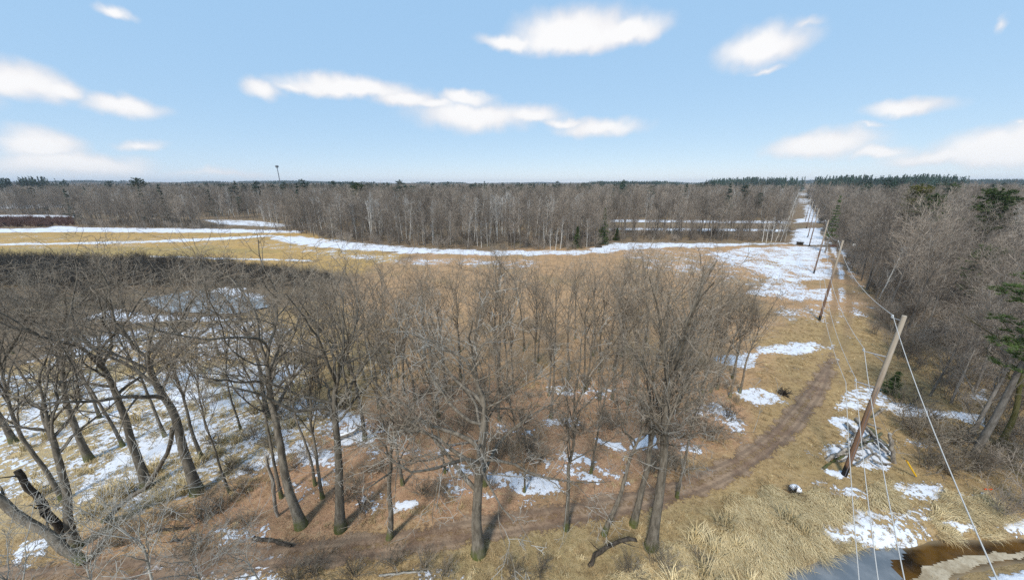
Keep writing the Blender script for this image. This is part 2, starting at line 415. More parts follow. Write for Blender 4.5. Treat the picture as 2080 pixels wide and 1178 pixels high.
def far_tree(name, seed, H, r0, bm, tm, n1=16, n2=6, n3=5, rt=0.013, ang=38, trunk=.8, low=.3, up=.08, l1=.34):
    rng = np.random.default_rng(seed); K = 6
    P = np.zeros((1, K + 1, 3)); d = np.array([rng.normal(0, .04), rng.normal(0, .04), 1.0])
    for k in range(K):
        d = d + rng.normal(0, .035, 3); d[2] += .03; d /= np.linalg.norm(d); P[0, k + 1] = P[0, k] + d * H * trunk / K
    P[0, 0, 2] -= .3
    R = (r0 * (1 - .75 * np.linspace(0, 1, K + 1)))[None]
    T = Tubes(); T.add(P, R, 5); C = Tubes()
    cp, cr, cl = P, R, np.array([H * trunk])
    for i, (n, tr, a, lr, kk) in enumerate([(n1, (low, 1.0), ang, l1, 4), (n2, (.2, 1.), 38, .5, 2), (n3, (.15, 1.), 38, .6, 1)]):
        if n == 0: break
        pos, nd, ln, rad = children(rng, cp, cr, cl, n, tr, a, 10, lr, .2, .5, .4, rt, .15)
        if i == 0:
            pos = np.vstack([pos, P[:, -1]]); nd = np.vstack([nd, [[0, 0, 1.]]]); ln = np.append(ln, H * (1 - trunk)); rad = np.append(rad, R[0, -1])
        Q = grow_poly(rng, pos, nd, ln, kk, .12, up); QR = np.maximum(taper(rad, kk, .3), rt)
        C.add(Q, QR, 3, mi=1 if i else 0); cp, cr, cl = Q, QR, ln
    return T.mesh(name + '_trunk', bm), C.mesh(name + '_crown', [bm, tm])
def shrub_mesh(name, seed, H, m, stems=14, rt=0.005, spread=32, n2=6, n3=5, r0=.018):
    rng = np.random.default_rng(seed)
    p0 = np.zeros((stems, 3)); p0[:, :2] = rng.normal(0, H * .10, (stems, 2)); p0[:, 2] = -.08
    a = np.radians(np.abs(rng.normal(spread * .6, spread * .45, stems))); ph = rng.uniform(0, 6.28, stems)
    d = np.stack([np.sin(a) * np.cos(ph), np.sin(a) * np.sin(ph), np.cos(a)], 1)
    L = H * rng.uniform(.65, 1.1, stems)
    Q = grow_poly(rng, p0, d, L, 5, .10, .03); QR = np.maximum(taper(np.full(stems, r0) * rng.uniform(.6, 1.2, stems), 5, .3), rt)
    C = Tubes(); C.add(Q, QR, 4)
    cp, cr, cl = Q, QR, L
    for (n, kk) in ((n2, 3), (n3, 2)):
        if not n: break
        pos, nd, ln, rad = children(rng, cp, cr, cl, n, (.2, 1.), 38, 12, .48, .25, .6, .4, rt, .08)
        Q = grow_poly(rng, pos, nd, ln, kk, .16, .05); QR = np.maximum(taper(rad, kk, .4), rt)
        C.add(Q, QR, 3); cp, cr, cl = Q, QR, ln
    return C.mesh(name, m)
def conifer(name, seed, H, r0, bm, nm, base=.2, width=.28, shape='pine', whorls=16, per=5, tuft=.34, nt_=16, blade=.045):
    rng = np.random.default_rng(seed)
    K = 10; P = np.zeros((1, K + 1, 3)); P[0, :, 2] = np.linspace(-.2, H, K + 1); P[0, :, :2] = np.cumsum(rng.normal(0, .03, (K + 1, 2)), 0)
    R = (r0 * (1 - .93 * np.linspace(0, 1, K + 1)))[None]
    T = Tubes(); T.add(P, R, 7)
    C = Tubes(); tips = []
    for w in range(whorls):
        t = base + (0.985 - base) * (w + rng.uniform(-.3, .3)) / whorls; t = min(max(t, base), .99)
        if shape == 'pine': ln = H * width * (math.sin(math.pi * min(1, ((1 - t) / (1 - base)) * .8 + .12)) ** .8) * .75
        else: ln = H * width * (1 - t) / (1 - base) + .12
        n = per
        ph = rng.uniform(0, 6.28) + np.arange(n) * 6.283 / n + rng.normal(0, .3, n)
        a = np.radians(rng.normal(76 if shape == 'pine' else 98, 9, n))
        d = np.stack([np.sin(a) * np.cos(ph), np.sin(a) * np.sin(ph), np.cos(a)], 1)
        L = ln * rng.uniform(.55, 1.25, n)
        c = np.array([np.interp(t * H, P[0, :, 2], P[0, :, 0]), np.interp(t * H, P[0, :, 2], P[0, :, 1]), t * H])
        Q = grow_poly(rng, np.repeat(c[None], n, 0), d, L, 4, .07, .03 if shape == 'pine' else .05)
        C.add(Q, taper(np.full(n, max(.012, r0 * .22 * (1 - t) + .008)), 4, .3), 3, mi=0)
        for q, l in zip(Q, L):
            m = max(3, int(l / tuft * 2.2))
            tt = rng.uniform(.25 if shape == 'pine' else .08, 1, m) * 4; i0 = np.minimum(tt.astype(int), 3); fr = (tt - i0)[:, None]
            c0 = q[i0] * (1 - fr) + q[i0 + 1] * fr
            tips.append(c0 + rng.normal(0, .10 * l + .04, (m, 3)) * np.array([1, 1, .35]))
    tips.append(np.stack([np.full(6, P[0, -1, 0]), np.full(6, P[0, -1, 1]), np.linspace(H * .95, H, 6)], 1))
    Cn = np.concatenate(tips); n = len(Cn)
    Cn = np.repeat(Cn, nt_, 0); m = len(Cn)
    d = rng.normal(0, 1, (m, 3)); d[:, 2] = np.abs(d[:, 2]) * .8 + .1 if shape == 'pine' else d[:, 2] * .6 - .15
    d /= np.linalg.norm(d, axis=1, keepdims=True)
    s = np.cross(d, rng.normal(0, 1, (m, 3))); s /= np.maximum(np.linalg.norm(s, axis=1, keepdims=True), 1e-6)
    l = tuft * rng.uniform(.5, 1.1, m)[:, None]
    Tn = np.stack([Cn - s * blade * .5, Cn + s * blade * .5, Cn + d * l], 1)
    C.tris(Tn, mi=1)
    return T.mesh(name + '_trunk', bm), C.mesh(name + '_crown', [bm, nm], smooth=False)

def place(meshes, name, x, y, label, cat, group=None, rz=0.0, s=1.0, sz=None, tilt=(0, 0), z=None, parts=('trunk', 'crown')):
    e = empty(name, (x, y, gz1(x, y) if z is None else z), rz, s)
    if sz: e.scale = (s, s, sz)
    if tilt != (0, 0): e.rotation_euler = (tilt[0], tilt[1], rz)
    tag(e, label, cat, group)
    for pn, me in zip(parts, meshes): mobj(pn, me, e)
    return e

def instancer(name, pts, rotz, scl, idx, metas, kind='stuff', label=None, cat=None, tilt=None):
    """one mass of uncountable growth: points carrying small meshes through geometry nodes"""
    col = bpy.data.collections.new(name + '_source')
    for i, ms in enumerate(metas):
        o = bpy.data.objects.new('%s_source_%03d' % (name, i), ms); col.objects.link(o)
    me = bpy.data.meshes.new(name); n = len(pts)
    me.vertices.add(n); me.vertices.foreach_set('co', np.asarray(pts, np.float32).ravel())
    a = me.attributes.new('rot', 'FLOAT_VECTOR', 'POINT'); rv = np.zeros((n, 3), np.float32); rv[:, 2] = rotz
    if tilt is not None: rv[:, :2] = tilt
    a.data.foreach_set('vector', rv.ravel())
    a = me.attributes.new('scl', 'FLOAT_VECTOR', 'POINT'); sv = np.asarray(scl, np.float32)
    if sv.ndim == 1: sv = np.repeat(sv[:, None], 3, 1)
    a.data.foreach_set('vector', np.ascontiguousarray(sv).ravel())
    a = me.attributes.new('pick', 'INT', 'POINT'); a.data.foreach_set('value', np.asarray(idx, np.int32))
    o = mobj(name, me); tag(o, label, cat, None, kind)
    ng = bpy.data.node_groups.new(name + '_growth', 'GeometryNodeTree')
    ng.interface.new_socket('Geometry', in_out='INPUT', socket_type='NodeSocketGeometry')
    ng.interface.new_socket('Geometry', in_out='OUTPUT', socket_type='NodeSocketGeometry')
    gi_ = ng.nodes.new('NodeGroupInput'); go_ = ng.nodes.new('NodeGroupOutput')
    ip = ng.nodes.new('GeometryNodeInstanceOnPoints'); ci = ng.nodes.new('GeometryNodeCollectionInfo')
    ci.inputs['Collection'].default_value = col; ci.inputs['Separate Children'].default_value = True; ci.inputs['Reset Children'].default_value = True
    def attr(nm, ty):
        q = ng.nodes.new('GeometryNodeInputNamedAttribute'); q.data_type = ty; q.inputs['Name'].default_value = nm
        return [s_ for s_ in q.outputs if s_.enabled and s_.name == 'Attribute'][0]
    er = ng.nodes.new('FunctionNodeEulerToRotation')
    ng.links.new(attr('rot', 'FLOAT_VECTOR'), er.inputs[0])
    ng.links.new(gi_.outputs[0], ip.inputs['Points']); ng.links.new(ci.outputs[0], ip.inputs['Instance'])
    ip.inputs['Pick Instance'].default_value = True
    ng.links.new(attr('pick', 'INT'), ip.inputs['Instance Index'])
    ng.links.new(er.outputs[0], ip.inputs['Rotation']); ng.links.new(attr('scl', 'FLOAT_VECTOR'), ip.inputs['Scale'])
    ng.links.new(ip.outputs[0], go_.inputs[0])
    md = o.modifiers.new('growth', 'NODES'); md.node_group = ng
    return o
def joined(name, meshes):
    """trunk + crown as one mesh, for masses"""
    T = Tubes(); mats = []
    V, F, FM, n = [], [], [], 0
    for me in meshes:
        k = len(me.vertices); co = np.zeros(k * 3, np.float32); me.vertices.foreach_get('co', co)
        lt = np.zeros(len(me.polygons), np.int32); me.polygons.foreach_get('loop_total', lt)
        li = np.zeros(len(me.loops), np.int32); me.loops.foreach_get('vertex_index', li)
        mi = np.zeros(len(me.polygons), np.int32); me.polygons.foreach_get('material_index', mi)
        mp = []
        for m in me.materials:
            if m not in mats: mats.append(m)
            mp.append(mats.index(m))
        V.append(co.reshape(-1, 3)); F.append((lt, li + n)); FM.append(np.array(mp)[mi]); n += k
    me = bpy.data.meshes.new(name); V = np.concatenate(V)
    lt = np.concatenate([f[0] for f in F]); li = np.concatenate([f[1] for f in F])
    me.vertices.add(len(V)); me.vertices.foreach_set('co', V.ravel())
    me.loops.add(len(li)); me.loops.foreach_set('vertex_index', li)
    me.polygons.add(len(lt)); me.polygons.foreach_set('loop_start', np.concatenate([[0], np.cumsum(lt)[:-1]]).astype(np.int32)); me.polygons.foreach_set('loop_total', lt)
    me.polygons.foreach_set('material_index', np.concatenate(FM).astype(np.int32)); me.polygons.foreach_set('use_smooth', np.ones(len(lt), bool))
    for m in mats: me.materials.append(m)
    me.update(calc_edges=True)
    return me
# ------------------------------------------------------------------ ground sheet
MEADOW, STRAW, BROWN, LEAF = (.50, .30, .155), (.56, .43, .235), (.42, .285, .13), (.45, .262, .155)
FIELD, OLIVE, FLOOR, SOIL = (.54, .34, .11), (.42, .30, .10), (.17, .125, .085), (.12, .095, .07)
LAYERS = [  # real ground cover: colour, softness in metres, outline
    (FIELD, 3, GP((-900, 478), (-300, 474), (300, 470), (600, 468), (720, 500), (830, 520), (740, 560), (300, 545), (-300, 530), (-900, 530))),
    (OLIVE, 2, GP((-900, 506), (-300, 504), (200, 503), (420, 500), (560, 512), (330, 521), (-300, 516))),
    (SOIL, 3, GP((-900, 522), (0, 520), (400, 535), (700, 552), (720, 575), (560, 600), (300, 640), (-400, 700))),
    (MEADOW, 3, GP((715, 560), (850, 516), (1240, 500), (1610, 497), (1725, 520), (1790, 640), (1750, 720), (1560, 810), (1100, 870), (780, 760), (690, 650))),
    (BROWN, 2, GP((1540, 680), (1700, 640), (1780, 640), (1900, 900), (2400, 1000), (2400, 1300), (1300, 1300), (1420, 1000), (1560, 850))),
    (STRAW, 1.2, GP((-300, 760), (300, 740), (620, 730), (640, 880), (560, 960), (350, 1040), (-100, 1100), (-300, 1000))),
    (LEAF, 1.5, GP((400, 1010), (620, 900), (740, 840), (800, 770), (1480, 770), (1570, 860), (1540, 910), (1300, 1010), (1180, 1045), (900, 1085), (560, 1120), (100, 1175), (180, 1090))),
    ((.36, .27, .13), 1.2, GP((840, 1130), (1000, 1090), (1300, 1040), (1500, 1000), (1700, 1010), (1700, 1060), (1500, 1080), (1340, 1130), (1290, 1250), (700, 1250))),
    (STRAW, 0.8, GP((1270, 1200), (1370, 1120), (1500, 1075), (1650, 1060), (1760, 1090), (1700, 1115), (1600, 1150), (1520, 1250))),
]
SNOW = [  # melting snow: cover, softness, outline
    (.64, 1.6, GP((-200, 770), (250, 755), (420, 735), (620, 725), (620, 800), (650, 870), (570, 945), (450, 1000), (250, 1045), (90, 1040), (-200, 960))),
    (.90, 1.2, GP((375, 740), (545, 745), (560, 800), (480, 840), (330, 835), (290, 790))),
    (.55, 2.0, GP((60, 690), (520, 640), (650, 700), (600, 735), (90, 760))),
    (.90, 1.2, GP((420, 590), (470, 583), (545, 600), (530, 615), (450, 608))),
    (.75, 1.0, GP((220, 628), (330, 640), (500, 645), (500, 655), (300, 655), (150, 650))),
    (.88, 2.0, GP((-900, 432), (150, 437), (155, 443), (-900, 440))),
    (.95, 2.0, GP((100, 459), (158, 460), (156, 464), (100, 463))),
    (.84, 1.5, GP((-900, 466), (0, 465), (160, 462), (420, 464), (620, 469), (610, 474), (420, 473), (160, 472), (-900, 477))),
    (.76, 1.0, GP((-900, 500), (0, 494), (300, 489), (470, 481), (560, 476), (565, 480), (470, 487), (300, 494), (0, 499), (-900, 506))),
    (.82, 2.0, GP((535, 478), (620, 480), (700, 490), (800, 500), (1000, 509), (1190, 508), (1235, 494), (1350, 493), (1620, 494), (1500, 501), (1330, 504), (1200, 517), (1000, 521), (780, 512), (640, 503), (570, 492))),
    (.45, 3.0, GP((480, 492), (640, 500), (820, 520), (1100, 530), (1100, 545), (800, 540), (560, 508))),
    (.40, 4.0, GP((1230, 508), (1450, 505), (1600, 515), (1580, 600), (1400, 570), (1300, 545))),
    (.66, 1.6, GP((1430, 516), (1500, 504), (1610, 499), (1722, 503), (1732, 550), (1745, 602), (1700, 614), (1590, 612), (1510, 596), (1560, 560), (1480, 540))),
    (.74, 1.5, GP((1590, 504), (1724, 503), (1732, 522), (1735, 556), (1650, 566), (1570, 545))),
    (.05, 0.6, GP((1630, 571), (1728, 566), (1738, 580), (1640, 588))), (.05, .6, GP((1665, 525), (1728, 522), (1728, 530), (1668, 533))),
    (.86, 2.0, GP((1612, 464), (1676, 463), (1692, 498), (1606, 498))), (.90, 2.5, GP((1614, 445), (1668, 443), (1676, 452), (1614, 453))),
    (.85, 3.0, GP((1634, 418), (1652, 414), (1666, 445), (1634, 445))), (.9, 2.0, GP((1240, 446), (1600, 449), (1602, 454), (1240, 451))),
    (.9, 1.5, GP((1240, 463), (1605, 466), (1605, 471), (1240, 468))), (.72, 1.5, GP((410, 446), (520, 448), (600, 458), (560, 462), (440, 456))),
    (.78, .6, GP((1535, 704), (1600, 694), (1680, 690), (1712, 706), (1690, 716), (1535, 720))), (.5, 1.0, GP((1600, 680), (1740, 700), (1730, 745), (1680, 735))),
    (.74, .7, GP((1485, 795), (1540, 785), (1600, 800), (1650, 795), (1615, 826), (1530, 818))),
    (.66, .7, GP((1690, 815), (1740, 780), (1800, 795), (1806, 832), (1700, 832))),
    (.80, .5, GP((1685, 850), (1722, 844), (1765, 872), (1832, 920), (1812, 952), (1740, 945), (1678, 928), (1705, 885))),
    (.92, .6, GP((1815, 820), (1900, 828), (1995, 845), (1992, 864), (1900, 853), (1818, 842))), (.6, .8, GP((1960, 790), (2020, 785), (2010, 815), (1965, 815))),
    (.7, .5, GP((1836, 890), (1900, 900), (1890, 912), (1840, 900))), (1.0, .25, GP((1672, 956), (1712, 955), (1736, 968), (1700, 972))),
    (.78, .4, GP((1800, 988), (1850, 975), (1918, 985), (1898, 1018), (1830, 1012))), (.5, .4, GP((1920, 995), (2000, 1003), (1995, 1015), (1930, 1012))),
    (.72, .8, GP((1725, 1042), (1890, 1030), (1892, 1082), (1840, 1100), (1740, 1106), (1570, 1112), (1680, 1080))), (.45, .6, GP((1590, 1060), (1720, 1040), (1720, 1085), (1580, 1105))),
    (.82, .4, GP((1890, 1056), (2200, 1058), (2200, 1082), (2060, 1082), (1950, 1080))), (.92, .4, GP((1940, 1185), (2000, 1155), (2080, 1143), (2250, 1140), (2250, 1300), (1920, 1300))),
    (.80, .8, GP((845, 930), (930, 928), (965, 950), (1130, 972), (1142, 1000), (1060, 1008), (1000, 986), (900, 968))), (.85, .7, GP((1125, 902), (1180, 915), (1295, 975), (1300, 1002), (1200, 965), (1110, 930))),
    (.90, .4, GP((1205, 886), (1262, 902), (1270, 916), (1210, 898))), (.98, .3, GP((1288, 892), (1330, 880), (1336, 912), (1280, 912))), (.85, .3, GP((1380, 900), (1430, 905), (1425, 925), (1378, 918))),
    (.88, .35, GP((800, 1016), (862, 1009), (850, 1034), (795, 1046))), (.60, .8, GP((740, 910), (850, 903), (885, 935), (760, 932))), (.95, .6, GP((430, 1080), (550, 1058), (565, 1112), (450, 1112))),
    (.90, .6, GP((265, 1152), (565, 1126), (565, 1185), (420, 1190))), (.62, .4, GP((15, 1105), (90, 1095), (65, 1155), (20, 1150))), (.68, 1.2, GP((570, 770), (740, 850), (745, 885), (555, 885))),
    (.72, .8, GP((1365, 822), (1450, 815), (1522, 860), (1532, 940), (1502, 942), (1505, 880), (1400, 850))), (.6, .3, GP((1285, 1158), (1340, 1155), (1330, 1178), (1290, 1175))), (.5, .3, GP((840, 1160), (900, 1150), (950, 1178), (850, 1185))),
    (.28, 1.2, GP((-400, 480), (200, 478), (520, 480), (600, 500), (300, 510), (-400, 500))), (.75, .8, GP((300, 519), (640, 528), (640, 532), (300, 523))), (.72, .7, GP((1690, 1000), (1760, 990), (1750, 1010))), (.6, .5, GP((1640, 975), (1680, 985), (1650, 995))),
    (.75, .9, GP((900, 985), (1010, 1000), (1080, 1020), (980, 1018))), (.62, 1.2, GP((560, 960), (700, 1000), (760, 1040), (620, 1030))), (.85, .7, GP((1090, 930), (1180, 935), (1240, 985), (1160, 985))), (.7, .8, GP((860, 905), (960, 900), (950, 925), (850, 930))), (.75, .6, GP((680, 870), (770, 880), (760, 905), (680, 900))), (.72, .6, GP((1440, 720), (1540, 715), (1540, 745), (1450, 745))), (.7, .6, GP((1100, 845), (1200, 850), (1190, 870), (1090, 865))),
    (.80, .8, GP((600, 905), (700, 930), (690, 965), (590, 950))), (.85, .6, GP((640, 960), (720, 985), (700, 1010), (640, 990))), (.55, .8, GP((1100, 780), (1260, 790), (1230, 815), (1110, 800))), (.6, .6, GP((1010, 860), (1100, 870), (1080, 890), (1000, 880))), (.55, .5, GP((1600, 830), (1640, 840), (1620, 860), (1590, 850))), (.45, 1.5, GP((1560, 620), (1760, 610), (1770, 660), (1600, 660))),
]
RUT0 = GP((1694, 705), (1702, 672), (1708, 640), (1712, 605), (1710, 565), (1703, 530), (1692, 505), (1680, 480), (1666, 455))
RUTS = [[(q_[0] + CDIR[1] * .85 * sg, q_[1] - CDIR[0] * .85 * sg) for q_ in RUT0] for sg in (-1, 1)]
def cover(x, y):
    """ground colour and snow cover at world points"""
    r = np.hypot(x, y)
    c = np.tile(np.array(FLOOR)[None], (len(x), 1)).astype(float)
    c[r < 60] = BROWN
    j = (fbm(x, y, 6, 4, 31) - .5)
    for col, soft, pts in LAYERS:
        d = poly_sd(x, y, pts) + j * soft * 3.0
        f = sstep(-soft, soft, d)[:, None]
        c = c * (1 - f) + np.array(col)[None] * f
    s = np.full(len(x), .06)
    j2 = (fbm(x, y, 2.2, 4, 77) - .5)
    for cov, soft, pts in SNOW:
        d = poly_sd(x, y, pts) + j2 * soft * 2.2
        f = sstep(-soft, soft, d)
        s = s * (1 - f) + cov * f if cov < .2 else np.maximum(s, cov * f)
    wood = sstep(320, 500, r)
    s = np.maximum(s, .55 * wood * (fbm(x, y, 60, 2, 3) > .5))
    for rl in RUTS:
        f = sstep(.55, .15, line_d(x, y, rl)); s = s * (1 - .75 * f); c = c * (1 - .45 * f[:, None]) + np.array((.20, .13, .085))[None] * .45 * f[:, None]
    td = line_d(x, y, TRACK)
    s = np.where(td < 1.6, s * .72, s)
    return c, s
rows = [-400, -120, -40, -12, -4, 0, 2]
y_ = 3.5
while y_ < 9000: rows.append(y_); y_ *= 1.0 + 0.0105 * (1 + 0.8 * min(1, max(0, (y_ - 150) / 800)))
rows = np.array(rows, float)
sv = np.linspace(-1, 1, 521); sv = 2.1 * sv * (0.75 + 0.25 * sv * sv)
wid = np.where(rows < 3.5, 250 + np.abs(rows) * 2, rows + 8.0)
wid = np.where(rows < 3.5, np.maximum(11.5, np.abs(rows) * 2.5 + 8), rows + 8.0)
gx = sv[None] * wid[:, None]; gy = np.repeat(rows[:, None], len(sv), 1)
gx, gy = gx.ravel(), gy.ravel()
gzv = gz(gx, gy)
gc, gs = cover(gx, gy)
gzv = gzv + 0.05 * sstep(.4, .9, gs) * sstep(200, 60, np.hypot(gx, gy))
nr, nc = len(rows), len(sv)
i = np.arange(nr - 1)[:, None] * nc + np.arange(nc - 1)[None]
q = np.stack([i, i + 1, i + nc + 1, i + nc], -1).reshape(-1, 4)
B = Tubes(); B.v = [np.stack([gx, gy, gzv], 1)]; B.f = [q]; B.fm = [np.zeros(len(q))]; B.n = len(gx)

gm, t, p = mat('thawing_ground')
geo = N(t, 'ShaderNodeNewGeometry')
ac = N(t, 'ShaderNodeAttribute', attribute_name='cover_colour'); asn = N(t, 'ShaderNodeAttribute', attribute_name='snow_cover')
nA = NOISE(t, geo.outputs['Position'], 0.55, 5, 0.62); nB = NOISE(t, geo.outputs['Position'], 3.2, 5, 0.65); nC = NOISE(t, geo.outputs['Position'], 17.0, 3, 0.7)
nD = NOISE(t, geo.outputs['Position'], 0.09, 3, 0.5); nE = NOISE(t, geo.outputs['Position'], 0.17, 4, 0.6)
base = ac.outputs['Color']
base = MIX(t, M(t, 'MULTIPLY', MR(t, nA.outputs['Fac'], .42, .66), .55), base, (.20, .125, .06))
base = MIX(t, M(t, 'MULTIPLY', MR(t, nB.outputs['Fac'], .5, .7), .60), base, (.115, .075, .042))
base = MIX(t, M(t, 'MULTIPLY', MR(t, nB.outputs['Fac'], .50, .33), .45), base, (.52, .39, .23))
base = MIX(t, M(t, 'MULTIPLY', MR(t, nC.outputs['Fac'], .52, .70), .75), base, (.075, .05, .035))
base = MIX(t, M(t, 'MULTIPLY', MR(t, nC.outputs['Fac'], .47, .34), .55), base, (.50, .36, .21))
base = MIX(t, M(t, 'MULTIPLY', MR(t, nD.outputs['Fac'], .5, .68), .35), base, (.26, .20, .09))
f1 = M(t, 'ADD', M(t, 'MULTIPLY', M(t, 'SUBTRACT', nA.outputs['Fac'], .5), 1.3), M(t, 'MULTIPLY', M(t, 'SUBTRACT', nB.outputs['Fac'], .5), 1.9))
f1 = M(t, 'ADD', f1, M(t, 'MULTIPLY', M(t, 'SUBTRACT', nE.outputs['Fac'], .5), 1.1))
f1 = M(t, 'ADD', f1, M(t, 'MULTIPLY', M(t, 'SUBTRACT', nC.outputs['Fac'], .5), .35))
sn = MR(t, M(t, 'ADD', asn.outputs['Fac'], f1), .53, .64)
snowc = MIX(t, nB.outputs['Fac'], (.62, .65, .72), (.78, .80, .84))
fin = MIX(t, sn, base, snowc)
t.links.new(fin, p.inputs['Base Color'])
bm_ = N(t, 'ShaderNodeBump'); bm_.inputs['Strength'].default_value = 0.9; bm_.inputs['Distance'].default_value = 0.10
hh = M(t, 'ADD', M(t, 'MULTIPLY', sn, .55), M(t, 'ADD', M(t, 'MULTIPLY', nB.outputs['Fac'], .9), M(t, 'MULTIPLY', nC.outputs['Fac'], M(t, 'SUBTRACT', .6, M(t, 'MULTIPLY', sn, .5)))))
t.links.new(hh, bm_.inputs['Height']); t.links.new(bm_.outputs[0], p.inputs['Normal'])
gme = B.mesh('ground', gm)
a = gme.attributes.new('cover_colour', 'FLOAT_COLOR', 'POINT'); a.data.foreach_set('color', np.concatenate([gc, np.ones((len(gc), 1))], 1).astype(np.float32).ravel())
a = gme.attributes.new('snow_cover', 'FLOAT', 'POINT'); a.data.foreach_set('value', gs.astype(np.float32))
ground = mobj('ground', gme); tag(ground, kind='structure')

# ------------------------------------------------------------------ dirt track
def ribbon(name, line, half, m, lift=0.012, cross=9, step=0.5, seed=1):
    pts = [np.array(line[0])]
    for a_, b_ in zip(line[:-1], line[1:]):
        a_, b_ = np.array(a_), np.array(b_); n = max(1, int(np.linalg.norm(b_ - a_) / (step * (1 + np.linalg.norm(a_) / 60))))
        for k in range(1, n + 1): pts.append(a_ + (b_ - a_) * k / n)
    P = np.array(pts)
    for _ in range(12): P[1:-1] = (P[:-2] + 2 * P[1:-1] + P[2:]) / 4
    D = np.gradient(P, axis=0); D /= np.linalg.norm(D, axis=1, keepdims=True); Nn = np.stack([-D[:, 1], D[:, 0]], 1)
    o = np.linspace(-1, 1, cross)
    X = P[:, None, :] + Nn[:, None, :] * (o * half)[None, :, None]
    x, y = X[..., 0].ravel(), X[..., 1].ravel()
    rut = -0.035 * np.exp(-((np.abs(o) - .5) / .16) ** 2)
    z = gz(x, y) + np.tile(rut, len(P)) * .5 + lift + .03
    fade = sstep(0, 1, np.minimum(1, np.cumsum(np.r_[0, np.linalg.norm(np.diff(P, axis=0), axis=1)])[::-1] * 0 + (np.cumsum(np.r_[0, np.linalg.norm(np.diff(P, axis=0), axis=1)])[-1] - np.cumsum(np.r_[0, np.linalg.norm(np.diff(P, axis=0), axis=1)])) / 22.0))
    E = (np.repeat(fade[:, None], cross, 1) * (1 - np.abs(o))[None] - .25 * (1 - np.repeat(fade[:, None], cross, 1))).ravel()
    ii = np.arange(len(P) - 1)[:, None] * cross + np.arange(cross - 1)[None]
    qq = np.stack([ii, ii + cross, ii + cross + 1, ii + 1], -1).reshape(-1, 4)
    T = Tubes(); T.v = [np.stack([x, y, z], 1)]; T.f = [qq]; T.fm = [np.zeros(len(qq))]; T.n = len(x)
    me = T.mesh(name, m)
    at = me.attributes.new('edge', 'FLOAT', 'POINT'); at.data.foreach_set('value', E.astype(np.float32))
    return mobj(name, me)
tm, t, p = mat('wet_dirt')
geo = N(t, 'ShaderNodeNewGeometry'); ed = N(t, 'ShaderNodeAttribute', attribute_name='edge')
n1 = NOISE(t, geo.outputs['Position'], .7, 4, .6); n2 = NOISE(t, geo.outputs['Position'], 6, 4, .65)
c = MIX(t, MR(t, n1.outputs['Fac'], .38, .62), (.20, .128, .082), (.32, .225, .15))
c = MIX(t, M(t, 'MULTIPLY', MR(t, n2.outputs['Fac'], .5, .68), .6), c, (.12, .08, .055))
rutf = MR(t, M(t, 'ABSOLUTE', M(t, 'SUBTRACT', ed.outputs['Fac'], .5)), .18, .05)
c = MIX(t, M(t, 'MULTIPLY', rutf, .45), c, (.13, .092, .066))
t.links.new(c, p.inputs['Base Color']); t.links.new(MR(t, n1.outputs['Fac'], .3, .6, .35, .9), p.inputs['Roughness'])
bb = N(t, 'ShaderNodeBump'); bb.inputs['Distance'].default_value = .05; t.links.new(n2.outputs['Fac'], bb.inputs['Height']); t.links.new(bb.outputs[0], p.inputs['Normal'])
tr = N(t, 'ShaderNodeBsdfTransparent'); mx = N(t, 'ShaderNodeMixShader')
mid = M(t, 'MULTIPLY', MR(t, ed.outputs['Fac'], .72, .95), MR(t, n2.outputs['Fac'], .40, .58))
ef = MR(t, M(t, 'ADD', ed.outputs['Fac'], M(t, 'ADD', M(t, 'MULTIPLY', M(t, 'SUBTRACT', n1.outputs['Fac'], .5), 1.6), M(t, 'MULTIPLY', M(t, 'SUBTRACT', n2.outputs['Fac'], .5), 1.4))), .10, .42)
ef = M(t, 'MULTIPLY', ef, M(t, 'SUBTRACT', 1.0, M(t, 'MULTIPLY', mid, .75)))
t.links.new(ef, mx.inputs[0]); t.links.new(tr.outputs[0], mx.inputs[1]); t.links.new(p.outputs[0], mx.inputs[2])
t.links.new(mx.outputs[0], [n for n in t.nodes if n.type == 'OUTPUT_MATERIAL'][0].inputs[0])
trk = ribbon('dirt_track', TRACK, .95, tm); tag(trk, kind='structure')

# ------------------------------------------------------------------ stream: open water, ice, sand bar
def flat(name, pts, z, m, sub=0.35, jit=.25, attr=None):
    xs = [p_[0] for p_ in pts]; ys = [p_[1] for p_ in pts]
    X, Y = np.meshgrid(np.arange(min(xs), max(xs) + sub, sub), np.arange(min(ys), max(ys) + sub, sub))
    h, w = X.shape; x, y = X.ravel(), Y.ravel()
    sd_ = poly_sd(x, y, pts) + jit * (fbm(x, y, .9, 3, 8) - .5) * 2
    ii = np.arange(h - 1)[:, None] * w + np.arange(w - 1)[None]
    qq = np.stack([ii, ii + 1, ii + w + 1, ii + w], -1).reshape(-1, 4)
    keep = (sd_[qq] > 0).any(1); qq = qq[keep]
    used = np.unique(qq); mp_ = np.full(len(x), -1); mp_[used] = np.arange(len(used))
    T = Tubes(); T.v = [np.stack([x[used], y[used], np.full(len(used), z)], 1)]; T.f = [mp_[qq]]; T.fm = [np.zeros(len(qq))]; T.n = len(used)
    me = T.mesh(name, m)
    return mobj(name, me), x[used], y[used]
SANDBAR = GP((1830, 1200), (1850, 1172), (1890, 1145), (1950, 1126), (2030, 1117), (2120, 1112), (2120, 1121), (2040, 1128), (1980, 1142), (1930, 1162), (1905, 1200))
ICE = GP((1545, 1195), (1600, 1150), (1680, 1118), (1760, 1106), (1835, 1104), (1825, 1122), (1800, 1140), (1830, 1165), (1840, 1200), (1820, 1290), (1540, 1290))
wm, t, p = mat('stream_water')
geo = N(t, 'ShaderNodeNewGeometry'); ad = N(t, 'ShaderNodeAttribute', attribute_name='shallow')
n1 = NOISE(t, geo.outputs['Position'], .6, 4, .6)
